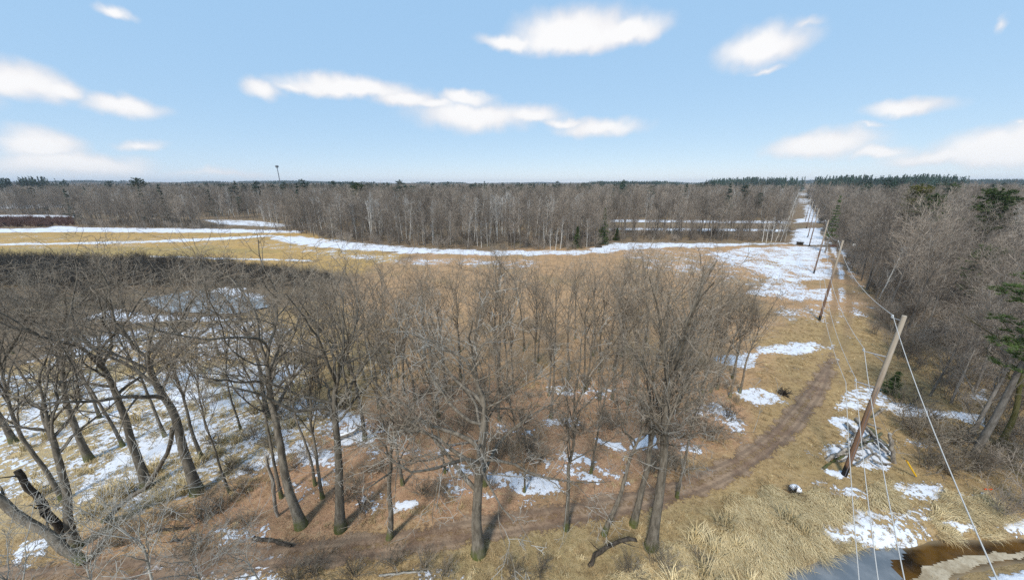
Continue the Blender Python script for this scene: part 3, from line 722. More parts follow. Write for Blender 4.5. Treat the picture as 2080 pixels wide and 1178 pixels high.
c = MIX(t, MR(t, n1.outputs['Fac'], .35, .65), (.014, .009, .005), (.11, .055, .012))
c = MIX(t, ad.outputs['Fac'], c, (.42, .33, .21))
t.links.new(c, p.inputs['Base Color']); p.inputs['Roughness'].default_value = .06; p.inputs['IOR'].default_value = 1.33; p.inputs['Specular IOR Level'].default_value = .5
n3 = NOISE(t, geo.outputs['Position'], 3.5, 2, .5)
bb = N(t, 'ShaderNodeBump'); bb.inputs['Distance'].default_value = .012; bb.inputs['Strength'].default_value = .35; t.links.new(n3.outputs['Fac'], bb.inputs['Height']); t.links.new(bb.outputs[0], p.inputs['Normal'])
wat, wx, wy = flat('water', WATER_POLY, WATER_Z, wm, sub=.2, jit=.1)
big = poly_sd(wx, wy, WATER_POLY)
shal = .5 * sstep(.35, .0, big)
a = wat.data.attributes.new('shallow', 'FLOAT', 'POINT'); a.data.foreach_set('value', shal.astype(np.float32)); tag(wat, kind='structure')
im, t, p = mat('thin_ice')
geo = N(t, 'ShaderNodeNewGeometry'); n1 = NOISE(t, geo.outputs['Position'], .9, 5, .6)
t.links.new(MIX(t, MR(t, n1.outputs['Fac'], .35, .68), (.12, .14, .16), (.20, .215, .23)), p.inputs['Base Color'])
p.inputs['Roughness'].default_value = .28; p.inputs['Specular IOR Level'].default_value = .5
ice, _, _ = flat('ice_sheet', ICE, WATER_Z + .015, im, sub=.15, jit=.3); tag(ice, kind='structure')
POND = GP((300, 608), (400, 592), (440, 600), (530, 612), (545, 625), (470, 640), (340, 634))
pm, t, p = mat('pond_ice')
geo = N(t, 'ShaderNodeNewGeometry'); n1 = NOISE(t, geo.outputs['Position'], .5, 5, .6)
t.links.new(MIX(t, MR(t, n1.outputs['Fac'], .35, .65), (.20, .215, .22), (.34, .365, .385)), p.inputs['Base Color']); p.inputs['Roughness'].default_value = .5
pnd, px_, py_ = flat('pond_ice', POND, 0.22, pm, sub=.5, jit=.6); tag(pnd, kind='structure')

sm, t, p = mat('wet_sand')
geo = N(t, 'ShaderNodeNewGeometry'); n1 = NOISE(t, geo.outputs['Position'], 1.6, 5, .65); n2 = NOISE(t, geo.outputs['Position'], 12, 4, .65)
c = MIX(t, MR(t, n1.outputs['Fac'], .35, .65), (.30, .235, .15), (.47, .40, .29)); c = MIX(t, M(t, 'MULTIPLY', MR(t, n2.outputs['Fac'], .5, .7), .5), c, (.15, .115, .08))
t.links.new(c, p.inputs['Base Color']); p.inputs['Roughness'].default_value = .6
bb = N(t, 'ShaderNodeBump'); bb.inputs['Distance'].default_value = .05; t.links.new(n1.outputs['Fac'], bb.inputs['Height']); t.links.new(bb.outputs[0], p.inputs['Normal'])
bar, _, _ = flat('sand_bar', SANDBAR, WATER_Z + .022, sm, sub=.07, jit=.16); tag(bar, kind='structure')

# ------------------------------------------------------------------ foreground trees, one by one
rng = np.random.default_rng(4)
def fore(name, base, ty, kind, r0, seed, label, lean=(0, 0), cat='tree', bm='oak_bark', tw='oak_twig', thin=.62, rt=.0075, group=None):
    H = top_height(base, ty - 54); x, y = G(*base)
    ms = tree_meshes(name, seed, kind, H, r0, MT[bm], MT[tw], 0, lean, rt, None, thin)
    return place(ms, name, x, y, label, cat, group)
fore('oak_tree', (402, 1003), 468, 'oak', .31, 11, 'tall bare oak with thick dark trunk forking over the marsh snow, mossy foot')
fore('oak_tree', (300, 990), 490, 'oak', .25, 12, 'straight bare tree rising from snow just left of the big forked oak')
fore('bare_tree', (182, 932), 520, 'elm', .20, 13, 'slim bare tree in a grass tussock on the snowy marsh', bm='oak_bark')
fore('oak_tree', (152, 1112), 560, 'oak', .24, 14, 'dark twin-stemmed bare tree near the lower left corner', lean=(.22, .05))
fore('oak_tree', (612, 1066), 480, 'oak', .25, 15, 'bare tree with moss at its foot leaning left beside the snowy marsh', lean=(-.08, .05))
fore('oak_tree', (692, 1072), 500, 'oak', .29, 16, 'stout bare oak with wide crown standing just left of centre above the track', lean=(.10, 0))
fore('bare_tree', (790, 1092), 640, 'oak', .18, 17, 'smaller bare tree leaning right at the edge of the track left of centre', lean=(.22, 0))
fore('oak_tree', (972, 1122), 600, 'droop', .30, 18, 'lone bare tree with pale drooping limbs in front of the track at centre', rt=.008, tw='grey_twig', thin=.75)
fore('bare_tree', (985, 985), 620, 'oak', .17, 19, 'bare tree standing in a snow patch right behind the lone centre tree')
fore('bare_tree', (1150, 1076), 660, 'elm', .13, 20, 'slender bare tree between the lone centre tree and the leaning pair by the track', bm='oak_bark', tw='oak_twig')
fore('bare_tree', (1226, 1086), 680, 'oak', .14, 21, 'thin grey tree leaning right beside the dark bent log', lean=(.26, .05), tw='grey_twig')
fore('oak_tree', (1286, 1066), 560, 'elm', .21, 22, 'dark bare tree with bright mossy foot on the near side of the track', lean=(.12, 0), tw='oak_twig')
fore('oak_tree', (1322, 1112), 530, 'elm', .27, 23, 'bushy bare tree with many upright stems in front of the track bend', lean=(.02, 0), tw='oak_twig')
fore('bare_tree', (742, 895), 540, 'oak', .15, 24, 'bare tree beside the snow-topped fallen log behind the stout oak')
fore('bare_tree', (410, 932), 560, 'elm', .12, 25, 'thin bare tree close behind the big forked oak, on the snow', bm='oak_bark')
fore('bare_tree', (468, 1003), 640, 'elm', .07, 26, 'pole-thin sapling between the big forked oak and the left-leaning tree', bm='oak_bark')
fore('bare_tree', (203, 848), 560, 'elm', .13, 27, 'thin bare tree at the back of the snowy marsh by tall dry grass', bm='oak_bark')
fore('bare_tree', (818, 985), 640, 'elm', .10, 28, 'thin bare tree behind the small snow patch above the track', bm='oak_bark')
fore('oak_tree', (30, 900), 540, 'elm', .18, 29, 'bare oak at the left edge behind the broken snag')
fore('oak_tree', (545, 850), 500, 'oak', .20, 30, 'spreading bare oak at the far side of the marsh snow')
fore('bare_tree', (655, 1010), 600, 'elm', .11, 32, 'narrow dark tree standing close beside the stout oak', bm='oak_bark')

for k, (px, py, ty, r0, lab) in enumerate([(640, 985, 600, .09, 'slim bare tree behind the left-leaning tree, in a patch of snow'), (335, 885, 560, .11, 'slim bare tree behind the straight one, deep in the marsh snow'), (490, 875, 560, .10, 'slim bare tree at the far rim of the brightest marsh snow'),
        (128, 1015, 560, .12, 'slim dark tree close behind the twin-stemmed one'), (572, 1010, 600, .10, 'slim tree in front of the spreading oak at the marsh rim'), (905, 960, 640, .08, 'thin sapling left of the centre snow patch'), (1065, 1000, 690, .07, 'thin sapling at the right end of the centre snow patch'), (250, 905, 560, .11, 'slim bare tree between the tussocks of the snowy marsh'), (1200, 960, 640, .09, 'slim tree beside the diagonal snow streak right of centre'), (1375, 1010, 660, .10, 'slim bare tree at the inside of the track bend')]):
    fore('slim_tree', (px, py), ty, 'elm' if k % 2 else 'oak', r0, 140 + k, lab, thin=.6, lean=(.05 * (-1) ** k, 0))
# saplings reaching into the bottom of the view from below it
sap = [tree_meshes('sapling', 60 + i, 'oak', 8.0, .06, MT['grey_twig'], MT['grey_twig'], 1, (0, 0), .007, None, .5) for i in range(3)]
for k, (px, py, s, lab) in enumerate([(240, 1290, 1.0, 'pale grey sapling at the bottom left, nearest the corner'), (430, 1270, .95, 'pale grey bare sapling at the bottom edge below the dark fallen log'), (330, 1320, 1.1, 'pale grey sapling top poking up at the bottom edge beside the twin-stemmed tree'),
        (560, 1262, .95, 'pale sapling at the bottom edge where the snowy track enters'), (150, 1330, 1.1, 'pale grey sapling top at the bottom edge near the left corner')]):
    x, y = G(px, py); place(sap[k % 3], 'sapling', x, y, lab, 'sapling', None, k * 1.3, s)

# ------------------------------------------------------------------ the grove in front of the tan meadow
grove_m = [tree_meshes('grove_tree', 100 + i, 'elm', 12.5, .115, MT['elm_bark'], MT['elm_twig'], 1, (0, 0), .0065, None, .62) for i in range(6)]
grove_m += [tree_meshes('grove_tree', 120 + i, 'oak', 12.5, .145, MT['elm_bark'], MT['elm_twig'], 1, (0, 0), .0065, None, .62) for i in range(3)]
GROVE = [(700, 800), (735, 775), (770, 830), (800, 770), (840, 815), (870, 760), (905, 800), (940, 765), (975, 820), (1010, 760), (1045, 800), (1080, 765), (1125, 850), (1110, 805), (1150, 770), (1185, 800), (1225, 815), (1240, 812), (1262, 770),
         (1290, 800), (1330, 770), (1355, 812), (1390, 780), (1425, 800), (1452, 790), (1400, 830), (860, 720), (930, 715), (1000, 722), (1060, 712), (1130, 720), (1200, 715), (1270, 722), (1340, 716), (1410, 725), (1460, 740), (790, 715), (740, 722), (680, 740), (650, 790), (620, 755), (1480, 765), (1210, 760), (1300, 745), (1095, 740), (960, 745), (885, 850), (1345, 850), (1010, 850), (590, 790), (540, 760), (1165, 690), (1235, 690), (1310, 690), (1385, 692), (1440, 700), (1090, 690), (1500, 800)] + [(float(px_), float(py_)) for px_, py_ in zip(np.random.default_rng(44).uniform(690, 1500, 16), np.random.default_rng(45).uniform(700, 830, 16))]
for k, (px, py) in enumerate(GROVE):
    x, y = G(px + rng.uniform(-8, 8), py + rng.uniform(-5, 5))
    gw = ('back row' if py < 735 else 'front row' if py > 810 else 'middle') + (' at its left end' if px < 880 else ' at its right end' if px > 1270 else ' at its centre')
    s = rng.uniform(.84, 1.10) * (0.92 if px < 1000 or px > 1420 else 1.0)
    place(grove_m[int(rng.integers(9)) if rng.uniform() < .5 else int(rng.integers(6))], 'grove_tree', x, y, 'bare brown tree in the crowded grove by the meadow, ' + gw, 'tree', 'grove trees, ' + gw, rng.uniform(0, 6.28), s)
# bare trees on the left between marsh and thicket
leftw = [(30, 720), (150, 730), (-40, 760), (290, 720), (440, 720), (-80, 690), (560, 700), (20, 640), (660, 690), (-120, 820), (-20, 830), (60, 790), (380, 665)]
for k, (px, py) in enumerate(leftw):
    x, y = G(px + rng.uniform(-8, 8), py + rng.uniform(-5, 5))
    place(grove_m[int(rng.integers(9))], 'marsh_tree', x, y, 'bare grey tree behind the snowy marsh ' + ('far left' if px < 200 else 'below the frozen pond'), 'tree', 'trees behind the snowy marsh ' + ('far left' if px < 200 else 'below the pond'), rng.uniform(0, 6.28), rng.uniform(.75, 1.05))

# ------------------------------------------------------------------ woods: where they grow
EDGE_PX = [(-1500, 440), (-400, 437), (0, 437), (150, 440), (160, 462), (300, 466), (420, 466), (520, 470), (620, 476), (660, 490), (740, 498), (830, 503), (1000, 508), (1150, 509), (1200, 506), (1235, 493), (1400, 491), (1606, 492)]
EA = np.array([math.atan2(*G(*p_)) for p_ in EDGE_PX]); ED = np.array([math.hypot(*G(*p_)) for p_ in EDGE_PX])
CLEAR = [GP((1235, 444), (1604, 448), (1606, 476), (1235, 472)), GP((395, 445), (520, 447), (605, 462), (520, 472), (395, 460))]
def wood_kind(x, y):
    """0 none, 1 far wood, 2 wood right of the power line"""
    a = np.arctan2(x, y); r = np.hypot(x, y); u, w = uw(x, y)
    e = np.interp(a, EA, ED, left=ED[0], right=1e9)
    k = np.where((r > e) & (w < -4.5 - .004 * u), 1, 0)
    for c_ in CLEAR: k = np.where(poly_sd(x, y, c_) > 0, 0, k)
    k = np.where((w > 6.0 + 1.2 * np.sin(u * .15)) & (u > -3), 2, k)
    k = np.where((u > 420) & (k == 0) & (np.abs(w) < 8) & (u > 700), 1, k)
    return k
wood_p = [far_tree('woodland_tree', 200 + i, 15.0, .14, MT['wood_bark'], MT['wood_twig'], 17, 8, 6, .0115, 34 + 6 * (i % 3), .8, .25 + .05 * (i % 3)) for i in range(7)]
birch_p = [far_tree('birch', 230 + i, 12.0, .15, MT['birch_bark'], MT['birch_twig'], 12, 5, 4, .016, 30, .88, .35, .1, .26) for i in range(4)]
wood_j = [joined('wood_mass_%d' % i, m) for i, m in enumerate(wood_p)]
birch_j = [joined('birch_mass_%d' % i, m) for i, m in enumerate(birch_p)]
def scatter(x0, x1, y0, y1, step, seed, jit=.5):
    r_ = np.random.default_rng(seed)
    X, Y = np.meshgrid(np.arange(x0, x1, step), np.arange(y0, y1, step))
    return (X.ravel() + r_.uniform(-jit, jit, X.size) * step, Y.ravel() + r_.uniform(-jit, jit, X.size) * step)
x, y = scatter(-1150, 1300, 5, 700, 3.6, 1)
a = np.arctan2(x, y); r = np.hypot(x, y)
k = wood_kind(x, y)
ok = (k > 0) & (np.abs(a) < math.radians(66)) & (r < 720)
# thin with distance, keep the front rows
rr_ = np.random.default_rng(5)
ok &= rr_.uniform(0, 1, len(x)) < np.where(r < 220, .88, np.where(r < 400, .55, .38))
x, y, k, a, r = x[ok], y[ok], k[ok], a[ok], r[ok]
e = np.interp(a, EA, ED, left=ED[0], right=1e9); u, w = uw(x, y)
depth = np.where(k == 1, r - e, np.minimum(w - 7, 60))
# trees one can tell apart along the two wood edges
front = np.argsort(np.where(k == 1, depth / np.maximum(r, 1) * 60 + np.where(np.abs(a) > 1.02, 99, 0), 99))[:230]
front2 = np.argsort(np.where((k == 2) & (np.abs(a) < 1.03), np.maximum(w - 7, 0) * 1.0 + np.maximum(u, 0) * .18, 999))[:190]
single = np.zeros(len(x), bool); single[front] = True; single[front2] = True
for j in np.nonzero(single)[0]:
    s = rr_.uniform(.62, 1.10)
    if k[j] == 1:
        fw = 'behind the yellow field on the left' if a[j] < -.50 else 'behind the long snow strip at centre' if a[j] < .22 else 'between the snow strips left of the power line'
        place(wood_p[int(rr_.integers(7))], 'woodland_tree', x[j], y[j], 'bare grey tree along the wood edge ' + fw, 'tree', 'wood edge trees ' + fw, rr_.uniform(0, 6.28), s, z=0)
    else:
        fw = 'near the first pole' if u[j] < 25 else 'near the second pole' if u[j] < 55 else 'beyond the second pole'
        place(wood_p[int(rr_.integers(7))], 'roadside_tree', x[j], y[j], 'bare grey tree of the wood right of the power line, ' + fw, 'tree', 'right wood trees ' + fw, rr_.uniform(0, 6.28), s * 1.02, z=0)
con_j = [joined('wood_pine_%d' % i, conifer('wood_pine_%d' % i, 700 + i, 15.5, .2, MT['pine_bark'], MT['far_needle'], shape='pine' if i else 'spruce', base=.3 if i else .05, width=.24, tuft=.8, blade=.2, whorls=12, nt_=7)) for i in range(3)]
m = ~single
n = int(m.sum()); zz = gz(x[m], y[m])
pick = rr_.integers(0, 7, n); isb = rr_.uniform(0, 1, n) < (.10 + .30 * (fbm(x[m], y[m], 40, 2, 4) > .62)); pick = np.where(isb, 7 + rr_.integers(0, 4, n), pick)
cn = (rr_.uniform(0, 1, n) < np.where(fbm(x[m], y[m], 55, 2, 19) > .62, .16, .012)) & (r[m] > 190); pick = np.where(cn, 11 + rr_.integers(0, 3, n), pick)
sc = rr_.uniform(.66, 1.12, n) * (0.86 + .32 * fbm(x[m], y[m], 28, 2, 11)) * np.where(cn, 1.12, np.where(isb, 1.1, 1))
instancer('bare_wood', np.stack([x[m], y[m], zz], 1), rr_.uniform(0, 6.28, n), sc, pick, wood_j + birch_j + con_j, label='grey mass of bare woodland behind the meadow and right of the power line', cat='wood')
print('wood', n)
# undergrowth at the foot of the woods
shr = [shrub_mesh('shrub_%d' % i, 300 + i, 1.0, MT['shrub_twig'], 13, .005, 40, 6, 4, .014) for i in range(5)]
brush = [shrub_mesh('brush_%d' % i, 320 + i, 3.0, MT['wood_twig'], 14, .011, 30, 6, 4, .02) for i in range(4)]
thick = [shrub_mesh('thicket_%d' % i, 340 + i, 3.0, MT['thicket_twig'], 16, .010, 24, 7, 4, .02) for i in range(4)]
maroon = [shrub_mesh('dogwood_%d' % i, 360 + i, 2.2, MT['maroon_twig'], 16, .014, 22, 6, 4, .02) for i in range(2)]
x, y = scatter(-500, 520, 14, 330, 2.2, 7); k = wood_kind(x, y); a = np.arctan2(x, y); r = np.hypot(x, y); u, w = uw(x, y)
e = np.interp(a, EA, ED, left=ED[0], right=1e9)
near = ((k == 1) & (r - e < 26)) | ((k == 2) & (w < 30))
ok = near & (np.abs(a) < 1.12) & (rr_.uniform(0, 1, len(x)) < np.where(k == 2, .95, .45))
x, y = x[ok], y[ok]; n = len(x)
instancer('wood_undergrowth', np.stack([x, y, gz(x, y)], 1), rr_.uniform(0, 6.28, n), rr_.uniform(.5, 1.15, n), rr_.integers(0, 4, n), brush, label='tangled bare undergrowth along the foot of the woods', cat='undergrowth')
THICKET = GP((-700, 545), (-100, 536), (300, 540), (560, 552), (690, 566), (620, 590), (520, 590), (400, 585), (260, 600), (220, 640), (-100, 680), (-700, 700))
x, y = scatter(-240, -10, 28, 100, 1.35, 8); sdp = poly_sd(x, y, THICKET); ok = sdp > 0
ok &= rr_.uniform(0, 1, len(x)) < np.where(y > 58 + 6 * (fbm(x, y, 20, 2, 5) - .5), .85, .10)
x, y, sdp = x[ok], y[ok], sdp[ok]; n = len(x)
instancer('alder_thicket', np.stack([x, y, gz(x, y)], 1), rr_.uniform(0, 6.28, n), rr_.uniform(.45, 1.15, n) * np.minimum(1, .45 + sdp / 9 + .5 * (x < -60)), rr_.integers(0, 4, n), thick, label='dark low thicket spread behind the oaks on the left', cat='thicket')
MAROON = GP((-900, 444), (-200, 445), (148, 446), (150, 458), (90, 462), (-900, 463))
x, y = scatter(-650, -120, 100, 230, 2.0, 9); ok = poly_sd(x, y, MAROON) > 0; x, y = x[ok], y[ok]; n = len(x)
instancer('dogwood_thicket', np.stack([x, y, gz(x, y)], 1), rr_.uniform(0, 6.28, n), rr_.uniform(.4, 1.1, n), rr_.integers(0, 2, n), maroon, label='maroon low shrub field at the far left between snow strips', cat='shrubs')

# ------------------------------------------------------------------ far country: wood in clumps to the skyline
def clump(name, seed, nt_, size, conif=0.0):
    r_ = np.random.default_rng(seed); T = Tubes()
    for i in range(nt_):
        cx, cy = r_.uniform(-size / 2, size / 2, 2); H = r_.uniform(11, 16)
        if r_.uniform() < conif:
            H *= 1.15
            m_ = 110; t_ = r_.uniform(.15, 1, m_); ph = r_.uniform(0, 6.28, m_); R_ = (1 - t_) ** .7 * H * .2 * r_.uniform(.3, 1, m_)
            c0 = np.stack([cx + R_ * np.cos(ph), cy + R_ * np.sin(ph), t_ * H], 1)
            d = r_.normal(0, 1, (m_, 3)); d /= np.linalg.norm(d, axis=1, keepdims=True); s_ = np.cross(d, r_.normal(0, 1, (m_, 3))); s_ /= np.linalg.norm(s_, axis=1, keepdims=True)
            T.tris(np.stack([c0 - s_ * .45, c0 + s_ * .45, c0 + d * 1.3], 1), 1)
        else:
            st = 26; p0 = np.zeros((st, 3)); p0[:, 0] = cx; p0[:, 1] = cy; p0[:, 2] = H * r_.uniform(.25, .8, st)
            a_ = np.radians(r_.normal(32, 14, st)); ph = r_.uniform(0, 6.28, st)
            d = np.stack([np.sin(a_) * np.cos(ph), np.sin(a_) * np.sin(ph), np.cos(a_)], 1)
            L_ = (H - p0[:, 2]) * 1.05 / np.cos(a_) * r_.uniform(.6, 1, st)
            Q = np.stack([p0, p0 + d * L_[:, None]], 1); T.add(Q, np.stack([np.full(st, .06), np.full(st, .025)], 1), 3)
            T.add(np.array([[cx, cy, -1.], [cx, cy, H * .9]]), np.array([.16, .05]), 4)
    return T.mesh(name, [MT['wood_twig'], MT['far_needle']], smooth=False)
clumps = [clump('far_wood_%d' % i, 400 + i, 60, 44, .03) for i in range(3)] + [clump('far_pines_%d' % i, 410 + i, 55, 44, .9) for i in range(2)]
pts, pk = [], []
r_ = 690.0
while r_ < 6500:
    stp = 40 * (1 + max(0, r_ - 1200) / 2600)
    aa = np.arange(-1.12, 1.12, stp / r_); aa = aa + rr_.uniform(-.3, .3, len(aa)) * stp / r_
    pts.append(np.stack([np.sin(aa) * r_, np.cos(aa) * r_, np.full(len(aa), stp / 40)], 1)); r_ += stp * .95
pts = np.concatenate(pts); x, y, ss = pts.T
u, w = uw(x, y); a = np.arctan2(x, y); r = np.hypot(x, y)
ok = ~((np.abs(w - 1) < 24) & (u < 1300))
con = fbm(x, y, 420, 3, 6) > .66
pxa = lambda px: math.atan2(px - 1040, FPX * 1.05)
con |= (a > pxa(1655)) & (a < pxa(1960)) & (r > 690) & (r < 950)
con |= (a > pxa(1450)) & (a < pxa(1615)) & (r > 900) & (r < 1100)
con |= (a < pxa(112)) & (r > 740) & (r < 900) & (fbm(x, y, 60, 2, 6) > .4)
x, y, ss, con = x[ok], y[ok], ss[ok], con[ok]; n = len(x)
pk = np.where(con, 3 + rr_.integers(0, 2, n), rr_.integers(0, 3, n))
zc = gz(x, y); bump = np.where(con, np.where(np.arctan2(x, y) > .5, 1.65, 1.35), 1.0)
instancer('far_wood', np.stack([x, y, zc], 1), rr_.uniform(0, 6.28, n), np.stack([ss, ss, bump * rr_.uniform(.9, 1.1, n)], 1), pk, clumps, label='distant bare wood and dark pines running to the skyline', cat='wood')
print('clumps', n)

# ------------------------------------------------------------------ birches and dead trees that stand out
BIR = [(990, 500, 440, 'pale dead forked tree'), (860, 497, 432, 'white birch pair'), (880, 498, 445, 'white birch'), (915, 497, 440, 'white birch'), (950, 500, 430, 'tall white birch'), (970, 500, 440, 'white birch'), (978, 503, 450, 'white birch'),
       (1105, 505, 440, 'white birch'), (1118, 508, 465, 'white birch'), (1128, 508, 462, 'white birch'), (1138, 506, 440, 'tall white birch'), (1192, 503, 445, 'leaning white birch'),
       (1548, 491, 442, ''), (1556, 492, 446, ''), (1566, 492, 440, ''), (1575, 491, 444, ''), (1585, 491, 440, ''), (1594, 491, 450, ''), (640, 476, 446, ''), (632, 474, 452, ''), (540, 458, 418, ''), (552, 460, 410, ''), (565, 462, 414, ''), (580, 463, 420, ''), (600, 464, 415, ''), (618, 468, 420, '')]
wh = {0: 'at the meadow edge left of centre', 1: 'at the meadow edge right of centre', 2: 'in the white clump beside the power line clearing', 3: 'at the left clearing of the far wood'}
for px, py, ty, kd in BIR:
    H = max(5, top_height((px, py), ty)); x, y = G(px, py)
    reg = 0 if 800 < px < 1000 else 1 if 1000 < px < 1300 else 2 if px > 1500 else 3
    place(birch_p[int(rr_.integers(4))], 'birch_tree', x, y, 'white-barked bare birch ' + wh[reg], 'birch tree', 'birches ' + wh[reg], rr_.uniform(0, 6.28), H / 12.0, z=0)
for px, py, ty, lab in [(1785, 608, 500, 'white bare birch with many stems at the wood edge beside the power line'), (1735, 510, 470, 'pale bare dead tree just right of the second pole'), (1815, 500, 440, 'white birch inside the wood right of the power line'), (1990, 470, 395, 'pair of pale birches in the wood at the far right'), (1955, 690, 580, 'pale dead birch leaning inside the right wood')]:
    x, y = G(px, py); H = top_height((px, py), ty); place(birch_p[int(rr_.integers(4))], 'birch_tree', x, y, lab, 'birch tree', None, rr_.uniform(0, 6.28), max(6, H) / 12, z=0)

# ------------------------------------------------------------------ conifers
def con(name, px, py, ty, seed, label, shape='pine', nm='pine_needle', dist=None, H=None, **kw):
    if dist:
        b = ray(px, 374); h_ = math.hypot(b[0], b[1]); x, y = b[0] / h_ * dist, b[1] / h_ * dist
        _, yy, zz_ = ray(px, ty); hh_ = CAM_H + zz_ / yy * y
    else:
        x, y = G(px, py); hh_ = H or top_height((px, py), ty)
    ms = conifer(name, seed, hh_, hh_ * .014, MT['pine_bark'], MT[nm], shape=shape, **kw)
    return place(ms, name, x, y, label, 'conifer', None, seed, 1.0, z=0)
con('pine_tree', 726, 0, 372, 1, 'dark pine towering over the bare wood left of centre', dist=200, base=.45, width=.30, tuft=.6, blade=.10)
con('spruce_tree', 1224, 496, 424, 2, 'narrow dark spruce at the corner of the meadow', shape='spruce', base=.03, width=.17, tuft=.45, blade=.09, whorls=20)
con('spruce_tree', 1252, 489, 464, 3, 'small dark spruce next to the narrow one at the meadow corner', shape='spruce', base=.03, width=.3, tuft=.4, blade=.08)
con('spruce_tree', 1170, 503, 460, 4, 'dim dark spruce half hidden in the wood edge right of centre', shape='spruce', base=.05, width=.22, tuft=.4, blade=.08)
con('cedar_tree', 1716, 0, 398, 5, 'dark green cedar at the wood edge beside the second and third poles', shape='spruce', dist=125, base=.30, width=.10, tuft=.45, blade=.07, whorls=14, per=4)
con('pine_tree', 1876, 0, 376, 6, 'yellowish pine top above the wood at right', nm='yellow_needle', dist=130, base=.5, width=.24, tuft=.6, blade=.10)
con('pine_tree', 1909, 0, 394, 7, 'small green pine top above the wood, right of the yellowish one', dist=110, base=.5, width=.2, tuft=.5, blade=.09)
con('pine_tree', 2040, 0, 384, 8, 'dark green pine top above the wood near the right edge', dist=100, base=.5, width=.24, tuft=.5, blade=.09)
con('pine_tree', 1938, 0, 372, 9, 'small dark pine on the skyline at right', dist=220, base=.4, width=.2, tuft=.6, blade=.1)
con('pine_tree', 281, 0, 362, 10, 'dark pine breaking the skyline at left', dist=420, base=.4, width=.3, tuft=.9, blade=.2)
con('pine_tree', 1950, 640, 500, 11, 'green pine sunk in the bare wood at right', base=.3, width=.26, tuft=.42, blade=.06, whorls=14)
con('pine_tree', 1976, 930, 520, 12, 'big pine with smooth grey trunk and dark green boughs at the right edge', H=15.5, base=.42, width=.22, tuft=.40, blade=.04, whorls=9, per=5, nt_=22)
x, y = G(2030, 905); ms = tree_meshes('mossy_tree', 77, 'elm', 12, .2, MT['moss_bark'], MT['wood_twig'], 1, (0.05, 0), .008)
place(ms, 'mossy_tree', x, y, 'yellow-green mossy trunk beside the big pine at the right edge', 'tree')
con('spruce_tree', 1803, 800, 755, 13, 'small dark spruce sapling at the wood edge behind the nearest pole', shape='spruce', base=.05, width=.35, tuft=.2, blade=.04, whorls=10)

# ------------------------------------------------------------------ shrubs in the foreground wood
SHR = [(520, 890, 1.6), (560, 915, 1.8), (600, 950, 1.5), (470, 960, 1.4), (640, 930, 1.6), (440, 905, 1.5), (500, 1000, 1.3), (720, 990, 1.5), (740, 1040, 1.4), (860, 1005, 1.5), (900, 1010, 1.3), (700, 1020, 1.5), (760, 960, 1.4), (1040, 930, 2.2), (1075, 925, 2.2), (1010, 925, 2.0), (1100, 940, 1.8), (1380, 890, 2.2), (1420, 880, 2.3), (1450, 895, 2.0), (1350, 950, 2.0), (1380, 960, 1.8), (1250, 870, 1.8), (1220, 865, 1.8), (1330, 960, 1.8), (800, 1150, 1.3), (720, 1170, 1.4), (640, 1165, 1.5), (860, 1160, 1.2), (900, 1170, 1.1), (600, 1180, 1.5), (940, 880, 1.6), (890, 870, 1.8), (830, 880, 1.7), (780, 880, 1.6), (1060, 860, 1.6), (1150, 870, 1.5), (1180, 880, 1.5), (660, 850, 2.0), (620, 830, 2.0), (700, 830, 2.0), (580, 850, 1.8), (150, 800, 1.8), (60, 830, 1.8), (20, 800, 2.0), (120, 770, 2.0), (520, 700, 2.4), (600, 740, 2.2), (1420, 1140, 1.0), (1340, 1150, 1.3), (1280, 1165, 1.2), (540, 780, 1.8), (1310, 840, 2.0), (1440, 840, 2.0), (1480, 850, 1.8), (1100, 1160, 1.2), (1040, 1170, 1.1), (400, 1120, 1.2), (250, 1110, 1.3), (330, 1050, 1.0)]
for px, py, h in SHR:
    x, y = G(px, py); e_ = mobj('bare_shrub', shr[int(rr_.integers(5))]); e_.location = (x, y, gz1(x, y)); e_.rotation_euler = (0, 0, rr_.uniform(0, 6.28)); e_.scale = (h, h, h * .9)
    sw = 'on the marsh side at left' if px < 480 else 'left of the lone centre tree' if px < 960 else 'right of the lone centre tree'; sw += ', behind the track' if py < 1060 else ', before the track'
    tag(e_, 'bare brown shrub under the foreground trees ' + sw, 'shrub', 'foreground shrubs ' + sw)
for px, py, h in [(1890, 950, 2.0), (1920, 955, 2.2), (1950, 950, 2.2), (1985, 958, 1.8), (1870, 900, 2.4), (1905, 905, 2.6), (1945, 905, 2.6), (1840, 870, 2.4), (1880, 860, 2.6), (2020, 950, 2.0), (2060, 945, 2.2), (1840, 830, 2.6), (1980, 900, 2.4), (2010, 870, 2.6), (2050, 880, 2.6)]:
    x, y = G(px, py); e_ = mobj('edge_shrub', shr[int(rr_.integers(5))]); e_.location = (x, y, gz1(x, y)); e_.rotation_euler = (0, 0, rr_.uniform(0, 6.28)); e_.scale = (h, h, h * .8)
    tag(e_, 'bare brown shrub along the wood edge right of the nearest pole', 'shrub', 'shrubs right of the nearest pole')
# fine brush carpet in the wood
x, y = scatter(-40, 48, 10, 62, .85, 12); lp = poly_sd(x, y, LAYERS[6][2]); ok = (lp > 0) & (line_d(x, y, TRACK) > 1.8) & (poly_sd(x, y, WATER_POLY) < -1.5) & (rr_.uniform(0, 1, len(x)) < .26 * sstep(.42, .62, fbm(x, y, 5, 3, 14)))
x, y = x[ok], y[ok]; n = len(x)
instancer('brush_undergrowth', np.stack([x, y, gz(x, y)], 1), rr_.uniform(0, 6.28, n), rr_.uniform(.45, 1.3, n), rr_.integers(0, 5, n), shr, label='fine bare brush growing under the foreground trees', cat='undergrowth')
print('brush', n)
